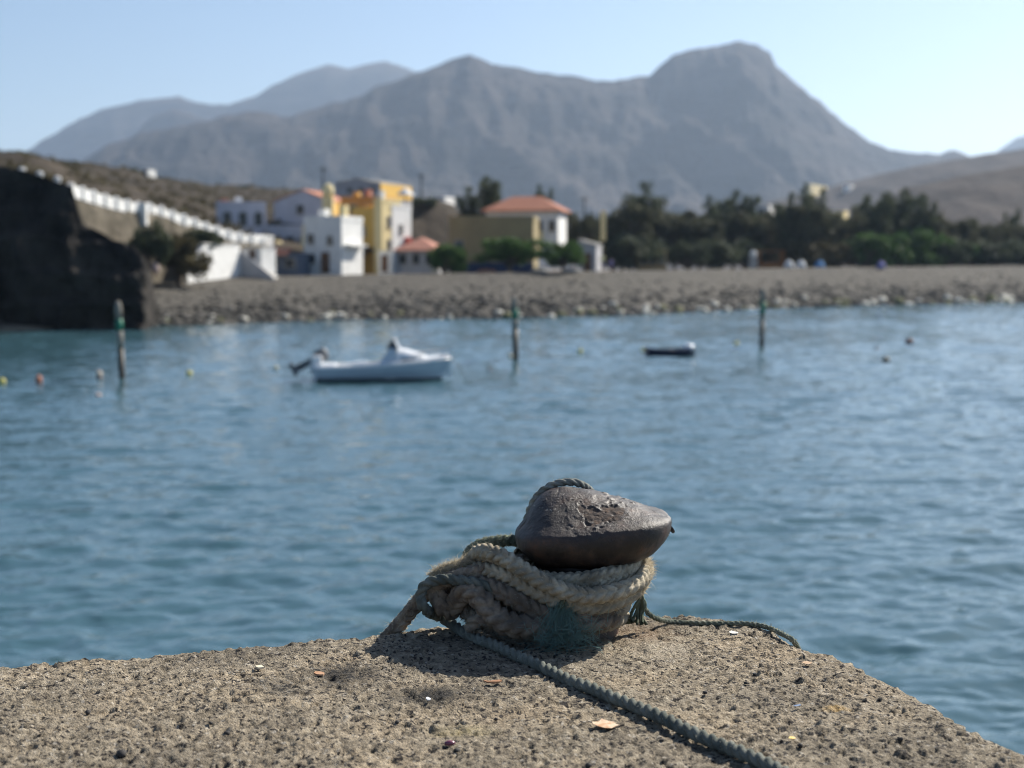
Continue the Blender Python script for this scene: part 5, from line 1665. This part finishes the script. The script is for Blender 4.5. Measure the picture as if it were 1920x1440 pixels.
    h += .006 * np.clip(fbm3(pf * 70, 3, 41), 0, 1) * flake
    for (bx_, by_) in ((1145, 936), (1152, 941), (1165, 943), (1138, 930), (1160, 931), (1172, 938), (1185, 945), (1133, 926), (1156, 948)):
        d_ = patch(bx_, by_, .0075, .0075, 0)
        h += .0030 * np.clip(1 - (d_ - .0) ** 2, 0, 1)
    P2 = pf + nr_.reshape(-1, 3) * h[:, None]
    me = np_mesh('head', P2, grid_quads(len(rf), nth, True), smooth=True)
    a1 = me.attributes.new('flake', 'FLOAT', 'POINT'); a1.data.foreach_set('value', flake.astype(np.float32))
    sk_ = np.clip((pf[:, 2] - .285) / .02, 0, 1) * np.clip((.06 - pf[:, 0]) / .06, 0, 1)
    a2 = me.attributes.new('speck', 'FLOAT', 'POINT'); a2.data.foreach_set('value', sk_.astype(np.float32))
    a3 = me.attributes.new('crown', 'FLOAT', 'POINT'); a3.data.foreach_set('value', (np.clip((pf[:, 2] - .268) / .012, 0, 1) * np.clip((.21 - pf[:, 0]) / .12, 0, 1)).astype(np.float32))
    hd = link('head', me, m, root)
    # lifted plates of rust at the right tip
    for (x, y, z, rx_, sx, sy) in ((.213, .02, .298, .35, .024, .016), (.19, .05, .306, .3, .03, .014), (.234, -.03, .272, 1.0, .012, .016)):
        f_ = MB()
        nn_ = 9
        pts = [(sx * (1 + .25 * math.sin(3 * i)) * math.cos(2 * math.pi * i / nn_), sy * (1 + .2 * math.cos(5 * i)) * math.sin(2 * math.pi * i / nn_)) for i in range(nn_)]
        f_.add([(a, b__, .0) for a, b__ in pts] + [(a, b__, .004) for a, b__ in pts], [tuple(range(nn_))[::-1], tuple(range(nn_, 2 * nn_))] + [(i, (i + 1) % nn_, nn_ + (i + 1) % nn_, nn_ + i) for i in range(nn_)])
        o = f_.build('rust_flake', m, hd)
        o.location = (x, y, z); o.rotation_euler = (0, rx_, .3)
    tag(root, 'rusty dark iron mooring bollard with domed lopsided head on the quay', 'bollard')


build_bollard()

# ================================================================== ROPES
def frames(A_):
    t = np.gradient(A_, axis=0); t /= np.linalg.norm(t, axis=1)[:, None] + 1e-12
    u = np.zeros_like(A_)
    u0 = np.cross(t[0], [0, 0, 1]); 
    if np.linalg.norm(u0) < .1: u0 = np.cross(t[0], [1, 0, 0])
    u0 /= np.linalg.norm(u0); u[0] = u0
    for i in range(1, len(A_)):
        v_ = u[i - 1] - t[i] * np.dot(u[i - 1], t[i]); u[i] = v_ / (np.linalg.norm(v_) + 1e-12)
    return t, u, np.cross(t, u)


def rope_mesh(name, pts, rad, kind, m, parent=None, step=.004, pitch=None, seed=0, wear=.12, fuzz=0, flen=.014, fuzzm=None, fw=.0005, taper=None):
    A_, s_ = catmull(pts, step)
    if wear > 0:
        A_ = A_ + rad * .25 * np.stack([vn3(np.stack([s_ * 9, s_ * 0 + k, s_ * 0 + seed], -1), seed + k) - .5 for k in range(3)], -1)
    t, u, v_ = frames(A_)
    ns = 30 if kind == 'plait' else 24
    ph = np.linspace(0, 2 * math.pi, ns, endpoint=False)
    S_, PH = np.meshgrid(s_, ph, indexing='ij')
    if kind == 'laid':
        pitch = pitch or rad * 6.5
        psi = (PH - 2 * math.pi * S_ / pitch)
        psi = (psi + math.pi / 3) % (2 * math.pi / 3) - math.pi / 3
        rr = .46 * np.cos(psi) + np.sqrt(np.maximum(.54 ** 2 - (.46 * np.sin(psi)) ** 2, 0))
    else:
        pitch = pitch or rad * 1.05
        c_ = np.floor(PH / (math.pi / 2)); q = (PH / (math.pi / 2) - c_) * 2 - 1
        sg = np.where(c_ % 2 == 0, 1, -1)
        st = np.abs(np.sin(math.pi * (S_ / pitch + sg * q * .55 + .25 * c_))) ** .55
        rr = .56 + .44 * st * (1 - .6 * q ** 4)
    Rr = rad * rr
    if taper is not None: Rr = Rr * np.interp(s_ / s_[-1], [k for k, _ in taper], [k for _, k in taper])[:, None]
    N_ = u[:, None, :] * np.cos(PH)[..., None] + v_[:, None, :] * np.sin(PH)[..., None]
    P0 = A_[:, None, :] + N_ * Rr[..., None]
    w_ = fbm3(P0.reshape(-1, 3) * (1.1 / rad) + seed, 3, seed).reshape(Rr.shape)
    fine = fbm3(P0.reshape(-1, 3) * (7.0 / rad) + seed, 2, seed + 4).reshape(Rr.shape)
    Rr = Rr * (1 + wear * 2 * w_ + wear * 1.0 * fine)
    P = A_[:, None, :] + N_ * Rr[..., None]
    o = link(name, np_mesh(name, P.reshape(-1, 3), grid_quads(len(A_), ns, True), smooth=True), m, parent)
    if fuzz:
        g_ = np.random.default_rng(seed + 500)
        i = g_.integers(0, len(A_), fuzz); j = g_.integers(0, ns, fuzz)
        b_ = P[i, j]; nn = N_[i, j]; tt = t[i]
        d_ = nn * g_.uniform(.25, 1.0, fuzz)[:, None] + tt * g_.normal(0, .8, fuzz)[:, None] + np.cross(nn, tt) * g_.normal(0, .6, fuzz)[:, None]
        d_ /= np.linalg.norm(d_, axis=1)[:, None]
        ln = flen * g_.uniform(.3, 1.25, fuzz)[:, None] * (1 + (g_.random(fuzz) > .95) * 1.0)[:, None]
        b_ = b_ - nn * .001
        e1 = b_ + d_ * ln * .55
        d2 = d_ + g_.normal(0, .45, (fuzz, 3)) + np.array([0, 0, -.25]); d2 /= np.linalg.norm(d2, axis=1)[:, None]
        e2 = e1 + d2 * ln * .5
        wv = np.cross(d_, g_.normal(size=(fuzz, 3))); wv /= np.linalg.norm(wv, axis=1)[:, None]; wv *= fw * g_.uniform(.7, 1.5, fuzz)[:, None]
        Vf = np.stack([b_ - wv, b_ + wv, e1 + wv * .8, e1 - wv * .8, e2], 1).reshape(-1, 3)
        k = np.arange(fuzz)[:, None] * 5
        fo = link('frayed_fibres', np_mesh('frayed_fibres', Vf, k + np.array([[0, 1, 2, 3]]), k + np.array([[3, 2, 4]])), fuzzm or m, o if parent is None else parent)
        tag(fo, kind='stuff')
    return o


def rope_mat(name, c1, c2, c3, sc_=40):
    m = mat(name, c1, c2, sc_, .95, bump=.8, bscale=240, dist=.002, spec=.1)
    n = m.node_tree.nodes; l = m.node_tree.links
    b = n['Principled BSDF']
    src = b.inputs['Base Color'].links[0].from_socket
    nz = n.new('ShaderNodeTexNoise'); nz.inputs['Scale'].default_value = 9; nz.inputs['Detail'].default_value = 4
    tc = n.new('ShaderNodeTexCoord'); l.new(tc.outputs['Object'], nz.inputs['Vector'])
    rp = n.new('ShaderNodeValToRGB'); rp.color_ramp.elements[0].position = .48; rp.color_ramp.elements[1].position = .66
    l.new(nz.outputs['Fac'], rp.inputs[0])
    mx = n.new('ShaderNodeMixRGB'); l.new(rp.outputs[0], mx.inputs[0]); l.new(src, mx.inputs[1]); mx.inputs[2].default_value = (*c3, 1)
    l.new(mx.outputs[0], b.inputs['Base Color'])
    return m


def fibre_mat(name, c):
    m = bpy.data.materials.new(name); m.use_nodes = True
    n = m.node_tree.nodes; l = m.node_tree.links
    b = n['Principled BSDF']; b.inputs['Base Color'].default_value = (*c, 1); b.inputs['Roughness'].default_value = .9; b.inputs['Specular IOR Level'].default_value = .1
    tr = n.new('ShaderNodeBsdfTranslucent'); tr.inputs[0].default_value = (*c, 1)
    mx = n.new('ShaderNodeMixShader'); mx.inputs[0].default_value = .45
    l.new(b.outputs[0], mx.inputs[1]); l.new(tr.outputs[0], mx.inputs[2]); l.new(mx.outputs[0], n['Material Output'].inputs[0])
    return m


M['hawser'] = rope_mat('beige_hawser', (.27, .23, .17), (.50, .445, .34), (.20, .175, .13))
M['hawser2'] = rope_mat('dirty_brown_hawser', (.17, .13, .10), (.33, .27, .205), (.11, .092, .075))
M['greyrope'] = rope_mat('grey_green_rope', (.10, .108, .092), (.20, .208, .18), (.07, .08, .07))
M['greenrope'] = rope_mat('faded_green_rope', (.07, .09, .062), (.165, .185, .135), (.08, .095, .066))
M['fib_beige'] = fibre_mat('beige_fibre', (.55, .48, .36))
M['fib_green'] = fibre_mat('turquoise_fibre', (.19, .29, .265))
M['fib_grey'] = fibre_mat('grey_fibre', (.30, .31, .27))


def B(px, py, dy):
    """point that falls on column px / line py at dy metres beyond the bollard axis, relative to the bollard foot"""
    return at(px, py, O.y + dy) - O


def ring(Rr, z, a0, a1, dip=0., n=14, tiltx=0., cx=0., cy=0.):
    r_ = []
    for k in range(n + 1):
        a = math.radians(a0 + (a1 - a0) * k / n)
        r_.append(Vector((cx + Rr * math.cos(a), cy + Rr * math.sin(a), z + dip * math.sin(a) + tiltx * math.cos(a))))
    return r_


def ropes():
    # 1: the main hawser: wound round the post from the foot up, tail over the edge on the left
    root = empty('mooring_hawser', O)
    pts = []
    lev = [(.112, .022, 0), (.115, .048, .003), (.120, .076, .006), (.130, .104, .010), (.140, .130, .014), (.146, .156, .016), (.148, .182, .012)]
    for k, (Rr, z, dp) in enumerate(lev):
        nxt = lev[min(k + 1, len(lev) - 1)]
        for q in range(12):
            f_ = q / 12
            a = math.radians(100 + 360 * f_)
            Rk = Rr + (nxt[0] - Rr) * f_; zk = z + (nxt[1] - z) * f_
            pts.append(Vector((Rk * math.cos(a) + .0, Rk * math.sin(a), zk + dp * math.sin(a) + .012 * math.cos(a))))
    pts += ring(.148, .196, 100, 175, .012, 4)
    rope_mesh('coil', pts, .0205, 'plait', M['hawser'], root, .0034, seed=1, wear=.05, fuzz=1800, flen=.011, fuzzm=M['fib_beige'])
    tail = [B(985, 1052, -.02), B(950, 1058, -.05), B(900, 1072, -.06), B(850, 1083, -.05), B(812, 1098, -.03), B(790, 1122, -.005), B(765, 1152, .02), B(737, 1184, .04), B(712, 1214, .085), B(705, 1265, .115), B(702, 1400, .125)]
    rope_mesh('tail', tail, .022, 'plait', M['hawser2'], root, .0034, seed=2, wear=.07, fuzz=1800, flen=.012, fuzzm=M['fib_beige'])
    tag(root, 'thick beige frayed hawser wound round the bollard post, tail over the quay edge', 'rope')

    # 2: a second beige hawser: big bight on the left and a slack front turn
    root = empty('slack_hawser', O)
    pts = [B(935, 1075, .09), B(903, 1062, .06), B(893, 1046, .01), B(910, 1036, -.05), B(945, 1046, -.105), B(990, 1075, -.155), B(1040, 1102, -.185), B(1095, 1118, -.195), B(1150, 1112, -.178), B(1192, 1093, -.12), B(1208, 1072, -.03), B(1198, 1058, .06), B(1150, 1050, .15), B(1085, 1048, .185), B(1000, 1050, .15), B(950, 1060, .10)]
    rope_mesh('bight', pts, .0235, 'plait', M['hawser'], root, .0034, seed=3, wear=.06, fuzz=1700, flen=.012, fuzzm=M['fib_beige'])
    pts = [B(1180, 1042, .08), B(1203, 1050, .03), B(1212, 1062, -.02), B(1208, 1082, -.06), B(1196, 1108, -.08)]
    rope_mesh('loose_end', pts, .013, 'laid', M['hawser'], root, .004, seed=33, wear=.22, fuzz=2600, flen=.020, fuzzm=M['fib_beige'])
    pts = [B(905, 1078, .06), B(890, 1068, .01), B(905, 1066, -.05), B(950, 1080, -.10), B(1000, 1108, -.14), B(1060, 1132, -.165), B(1120, 1138, -.16), B(1172, 1122, -.12), B(1200, 1098, -.04), B(1196, 1082, .06), B(1120, 1072, .14), B(1040, 1070, .15)]
    rope_mesh('lower_turn', pts, .0215, 'plait', M['hawser'], root, .0034, seed=31, wear=.06, fuzz=1200, flen=.012, fuzzm=M['fib_beige'])
    pts = [B(808, 1084, -.03), B(830, 1068, -.03), B(855, 1060, -.03), B(882, 1052, -.02), B(905, 1050, .0)]
    rope_mesh('sunlit_fray', pts, .010, 'laid', M['hawser'], root, .003, seed=34, wear=.25, fuzz=2600, flen=.020, fuzzm=M['fib_beige'])
    tag(root, 'fluffy beige hawser with a bight left of the head and a slack front turn', 'rope')

    # 3: dirty brown rope lumps on the left under the bight
    root = empty('knotted_rope', O)
    pts = [B(828, 1088, .02), B(822, 1105, -.02), B(826, 1130, -.04), B(845, 1140, -.02), B(858, 1122, -.05), B(872, 1108, -.085), B(900, 1122, -.11), B(925, 1148, -.13), B(955, 1168, -.15), B(1000, 1176, -.165), B(1060, 1180, -.17), B(1115, 1172, -.15), B(1148, 1160, -.08), B(1150, 1150, .0)]
    rope_mesh('knot', pts, .029, 'plait', M['hawser2'], root, .004, seed=4, wear=.08, fuzz=1300, flen=.016, fuzzm=fibre_mat('brown_fibre', (.26, .20, .15)), taper=[(0, .9), (.3, 1.05), (.5, 1.15), (.7, .9), (1, .8)])
    pts = [B(855, 1075, .03), B(880, 1088, -.04), B(920, 1100, -.09), B(965, 1120, -.13), B(1010, 1146, -.15), B(1060, 1158, -.155), B(1110, 1150, -.14), B(1145, 1135, -.09)]
    rope_mesh('inner_turn', pts, .028, 'plait', M['hawser2'], root, .004, seed=5, wear=.08, fuzz=1000, flen=.014, fuzzm=M['fib_grey'])
    pts = [B(880, 1178, -.10), B(900, 1160, -.12), B(935, 1172, -.12), B(975, 1186, -.145), B(1030, 1192, -.15), B(1085, 1190, -.14)]
    rope_mesh('floor_strand', pts, .019, 'laid', M['hawser2'], root, .005, seed=6, wear=.2, fuzz=1500, flen=.014, fuzzm=M['fib_grey'])
    pts = [B(820, 1100, .04), B(850, 1108, .03), B(890, 1122, -.01), B(930, 1136, -.05), B(968, 1146, -.07), B(1010, 1152, -.09)]
    rope_mesh('back_turn', pts, .030, 'plait', M['hawser2'], root, .004, seed=61, wear=.12, fuzz=1500, flen=.014, fuzzm=M['fib_grey'])
    pts = [B(872, 1142, -.02), B(890, 1158, -.05), B(925, 1172, -.08), B(965, 1182, -.10)]
    rope_mesh('buried_turn', pts, .026, 'plait', M['hawser2'], root, .004, seed=62, wear=.14, fuzz=1500, flen=.016, fuzzm=M['fib_grey'])
    tag(root, 'dirty brown knotted rope lying against the left foot of the bollard', 'rope')

    # 4: green thick rope behind the bight
    pts = [B(885, 1075, .10), B(876, 1050, .075), B(884, 1032, .06), B(908, 1020, .055), B(940, 1014, .06), B(975, 1012, .08), B(1020, 1020, .13), B(1070, 1030, .17)]
    o = rope_mesh('green_rope', pts, .017, 'plait', M['greenrope'], None, .004, seed=7, wear=.2, fuzz=3000, flen=.010, fuzzm=M['fib_grey'])
    o.location = O
    tag(o, 'mossy green rope arching out from behind the bollard head', 'rope')

    # 5: grey laid line over the crown of the head
    pts = [B(975, 1040, .10), B(982, 1003, .085), B(993, 958, .070), B(1008, 930, .058), B(1033, 911, .050), B(1062, 904, .050), B(1090, 908, .065), B(1110, 925, .12), B(1118, 960, .175), B(1110, 1030, .19)]
    o = rope_mesh('grey_loop_rope', pts, .0105, 'laid', rope_mat('pale_grey_rope', (.20, .20, .18), (.36, .36, .325), (.15, .155, .135)), None, .003, seed=8, wear=.10, fuzz=700, flen=.007, fuzzm=M['fib_grey'])
    o.location = O
    tag(o, 'grey twisted rope looped over the left crown of the bollard head', 'rope')

    # 6: grey green laid line leading across the quay to the viewer
    top = [B(930, 1108, -.11), B(895, 1094, -.10), B(862, 1088, -.088), B(828, 1086, -.078), B(800, 1096, -.07), B(790, 1116, -.065), B(797, 1142, -.07)]
    run = []
    for (p, q) in ((830, 1169), (880, 1192), (940, 1217), (1000, 1243), (1060, 1271), (1130, 1301), (1200, 1330), (1270, 1361), (1340, 1392), (1400, 1416), (1450, 1440), (1520, 1480), (1600, 1540)):
        g_ = ground(p, q, ZQ + .0125)
        run.append(Vector((g_.x, g_.y, ZQ + .0135)) - O)
    run[0].z += .012
    o = rope_mesh('quay_line', top + run, .0145, 'laid', M['greyrope'], None, .0028, pitch=.082, seed=9, wear=.08, fuzz=2600, flen=.006, fuzzm=M['fib_grey'])
    o.location = O
    tag(o, 'grey green twisted line running from the knot across the quay surface', 'rope')

    # 7: thin green line off to the right over the edge
    def gp(p, q, up=.008):
        g_ = ground(p, q, ZQ + up); return Vector((g_.x, g_.y, ZQ + up)) - O
    pts = [B(1200, 1070, .0), B(1204, 1095, -.01), B(1203, 1120, -.01), B(1210, 1143, .0), B(1228, 1159, .015), gp(1262, 1166), gp(1330, 1169), gp(1400, 1170), gp(1440, 1177), gp(1468, 1190), gp(1484, 1199, .004), B(1496, 1216, -.03), B(1500, 1250, -.03), B(1500, 1330, -.03)]
    o = rope_mesh('thin_green_line', pts, .0068, 'laid', rope_mat('pale_green_rope', (.12, .135, .10), (.24, .25, .195), (.10, .115, .085)), None, .003, seed=10, wear=.12, fuzz=1200, flen=.010, fuzzm=M['fib_grey'])
    o.location = O
    tag(o, 'thin green line running from the bollard over the right quay edge', 'rope')
    root = empty('frayed_green_knot', O)
    g_ = random.Random(4)
    for k in range(7):
        x0 = 1192 + k * 3.0
        pts = [B(1203, 1118, -.012), B(x0, 1134, -.02 + .01 * g_.random()), B(x0 - 4 + g_.uniform(-6, 6), 1152, -.02), B(x0 - 6 + g_.uniform(-10, 10), 1166 + g_.uniform(-2, 6), -.035 + g_.uniform(-.02, .02))]
        rope_mesh('strand', pts, .0042, 'laid', M['greenrope'], root, .003, seed=20 + k, wear=.2)
    for k in range(4):
        pts = [B(1196 - 4 * k, 1164 + k, -.03), B(1178 - 5 * k, 1163 + 2 * k, -.035), B(1165, 1158 + 3 * k, -.03)]
        rope_mesh('strand', pts, .0042, 'laid', M['greenrope'], root, .003, seed=40 + k, wear=.2)
    tag(root, 'unravelled green rope strands hanging at the right side of the coils', 'rope end')

    # 8: turquoise frayed tuft in front
    g2 = np.random.default_rng(12)
    n_ = 950
    V_ = []; 
    a = np.array(B(1052, 1140, -.185))
    tgt = np.array([tuple(B(1000 + 95 * u, 1195 + 18 * v, -.20)) for u, v in g2.random((n_, 2))])
    half = g2.random(n_) < .66
    org = a + g2.normal(0, .012, (n_, 3)) * np.array([1.3, .5, 1])
    # second burst springs from the ground clump
    c2 = np.array(B(1060, 1192, -.20))
    org[half] = c2 + g2.normal(0, .026, (half.sum(), 3)) * np.array([1.35, .7, .7])
    dd = g2.normal(size=(n_, 3)); dd /= np.linalg.norm(dd, axis=1)[:, None]
    tgt[half] = org[half] + dd[half] * np.array([.055, .04, .042]) * g2.uniform(.5, 1.3, (half.sum(), 1))
    tgt[:, 2] = np.maximum(tgt[:, 2], .004); org[:, 2] = np.maximum(org[:, 2], .004)
    mid_ = (org + tgt) / 2 + g2.normal(0, .012, (n_, 3)); mid_[:, 2] = np.maximum(mid_[:, 2], .006)
    wv = np.cross(tgt - org, g2.normal(size=(n_, 3))); wv /= np.linalg.norm(wv, axis=1)[:, None]; wv *= .0006
    Vf = np.stack([org - wv, org + wv, mid_ + wv, mid_ - wv, tgt], 1).reshape(-1, 3)
    k = np.arange(n_)[:, None] * 5
    root = empty('frayed_tuft', O)
    fo = link('loose_fibres', np_mesh('loose_fibres', Vf, k + np.array([[0, 1, 2, 3]]), k + np.array([[3, 2, 4]])), M['fib_green'], root); tag(fo, kind='stuff')
    rope_mesh('rope_stub', [B(1058, 1118, -.17), B(1053, 1132, -.185), B(1050, 1140, -.19)], .008, 'laid', M['greenrope'], root, .003, seed=50, wear=.2)
    tag(root, 'turquoise frayed rope end splaying onto the quay before the bollard', 'rope end')


ropes()

# ================================================================== small things on the quay
M['pebble'] = mat('dark_pebble', (.030, .028, .027), (.06, .055, .05), 60, .8, spec=.3)
PB = [rock_mesh('pebble', 60 + k, 2, (1, .8, .7), .5) for k in range(4)]
for b_ in PB: b_.materials.append(M['pebble'])
g = random.Random(11)
peb = [(228, 1418, .0125), (298, 1398, .006), (425, 1377, .007), (165, 1338, .007), (1103, 1438, .008), (395, 1357, .005), (857, 1409, .007), (1688, 1388, .006), (1140, 1301, .0045), (1322, 1300, .006), (1398, 1282, .005), (745, 1356, .006), (1085, 1318, .005), (260, 1402, .006), (1500, 1400, .007), (930, 1350, .005), (560, 1388, .005), (1240, 1390, .005)]
for k, (p, q_, s) in enumerate(peb):
    a = ground(p, q_, ZQ)
    o = link('pebble', PB[k % 4])
    o.location = (a.x, a.y, ZQ + s * .35); o.scale = (s, s, s); o.rotation_euler = (g.uniform(-.4, .4), g.uniform(-.4, .4), g.uniform(0, 6))
    if k == 0: tag(o, 'largest dark angular pebble lying on the quay surface', 'pebble', 'pebbles on the quay')
    else: tag(o, 'small dark pebble lying loose on the worn quay surface', 'pebble', 'pebbles on the quay')
# dry leaf, seed, wood chips, shell
def chip(name, px, py, pts, thick, m, label, cat, rz=0, curl=.3, h=.004):
    a = ground(px, py, ZQ)
    n_ = len(pts)
    V_ = [(x, y, curl * (x * x + y * y) * 30) for x, y in pts]
    k = MB().add(V_ + [(x, y, z + thick) for x, y, z in V_], [tuple(range(n_))[::-1], tuple(range(n_, 2 * n_))] + [(i, (i + 1) % n_, n_ + (i + 1) % n_, n_ + i) for i in range(n_)])
    o = k.build(name, m)
    o.location = (a.x, a.y, ZQ + h); o.rotation_euler = (.05, .04, rz)
    tag(o, label, cat)
    return o


def blob(rx, ry, n_, seed, j=.25):
    gg = random.Random(seed)
    return [(rx * (1 + gg.uniform(-j, j)) * math.cos(2 * math.pi * i / n_), ry * (1 + gg.uniform(-j, j)) * math.sin(2 * math.pi * i / n_)) for i in range(n_)]


leafm = mat('dry_orange_leaf', (.42, .22, .11), (.62, .48, .34), 70, .7)
chip('dry_leaf', 1137, 1363, blob(.024, .024, 12, 3, .3), .0012, leafm, 'dry orange and cream leaf lying on the quay beside the line', 'leaf', .3, .15, .003)
chip('wood_chip', 600, 1269, blob(.012, .012, 8, 4, .3), .004, mat('orange_wood_chip', (.36, .19, .10), (.46, .29, .18), 60), 'orange wood chip beside the black tar stain', 'wood chip', .2)
chip('wood_splinter', 925, 1284, blob(.019, .007, 8, 5, .3), .003, mat('brown_splinter', (.30, .15, .08), (.4, .22, .12), 60), 'brown splinter between the shadow and the tar stain', 'splinter', .3)
chip('shell_fragment', 803, 1315, blob(.005, .009, 8, 6, .2), .002, M['gel'], 'tiny white shell fragment inside the black stain', 'shell', .3)
chip('plastic_sliver', 1494, 1327, blob(.013, .004, 7, 7, .3), .001, mat('blue_plastic', (.10, .16, .30), (.25, .32, .42), 80, .4), 'small blue plastic sliver on the right of the quay', 'plastic scrap', .6)
chip('yellow_leaf', 1485, 1388, blob(.011, .008, 9, 8, .3), .001, mat('yellow_leaf', (.60, .42, .12), (.68, .52, .25), 70), 'small yellowish leaf on the quay right of the line', 'leaf', 1.2)
chip('brown_leaf', 1513, 1247, blob(.013, .011, 9, 9, .3), .001, mat('brown_leaf', (.40, .26, .15), (.5, .36, .24), 70), 'small brown leaf near the right edge of the quay', 'leaf', .2)
chip('paper_scrap', 1375, 1190, blob(.012, .012, 8, 10, .3), .001, mat('paper_scrap', (.55, .52, .46), (.65, .62, .56), 70), 'pale paper scrap close to the thin green line', 'paper', .2)
chip('pale_shell', 487, 1256, blob(.010, .010, 8, 14, .3), .004, mat('cream_shell', (.60, .52, .36), (.7, .62, .48), 70), 'cream shell lying near the left quay edge', 'shell', .5)
a = ground(843, 1398, ZQ)
o = link('bean', rock_mesh('bean', 77, 3, (.011, .006, .0055), .06), mat('purple_bean', (.14, .03, .06), (.20, .06, .10), 60, .3, spec=.6))
o.location = (a.x, a.y, ZQ + .005); o.rotation_euler = (0, 0, .15)
tag(o, 'glossy purple bean lying on the quay', 'bean')

# ================================================================== HAZE
hz = MB().box(-9000, 9000, -9500, 10000, -4, 900)
hm = bpy.data.materials.new('haze_air'); hm.use_nodes = True
n = hm.node_tree.nodes
n.remove(n['Principled BSDF'])
pv = n.new('ShaderNodeVolumePrincipled')
pv.inputs['Color'].default_value = (.60, .765, 1.0, 1)
pv.inputs['Density'].default_value = 0.000080
pv.inputs['Anisotropy'].default_value = 0.4
hm.node_tree.links.new(pv.outputs[0], n['Material Output'].inputs['Volume'])
ho = hz.build('haze', hm)
tag(ho, kind='stuff')
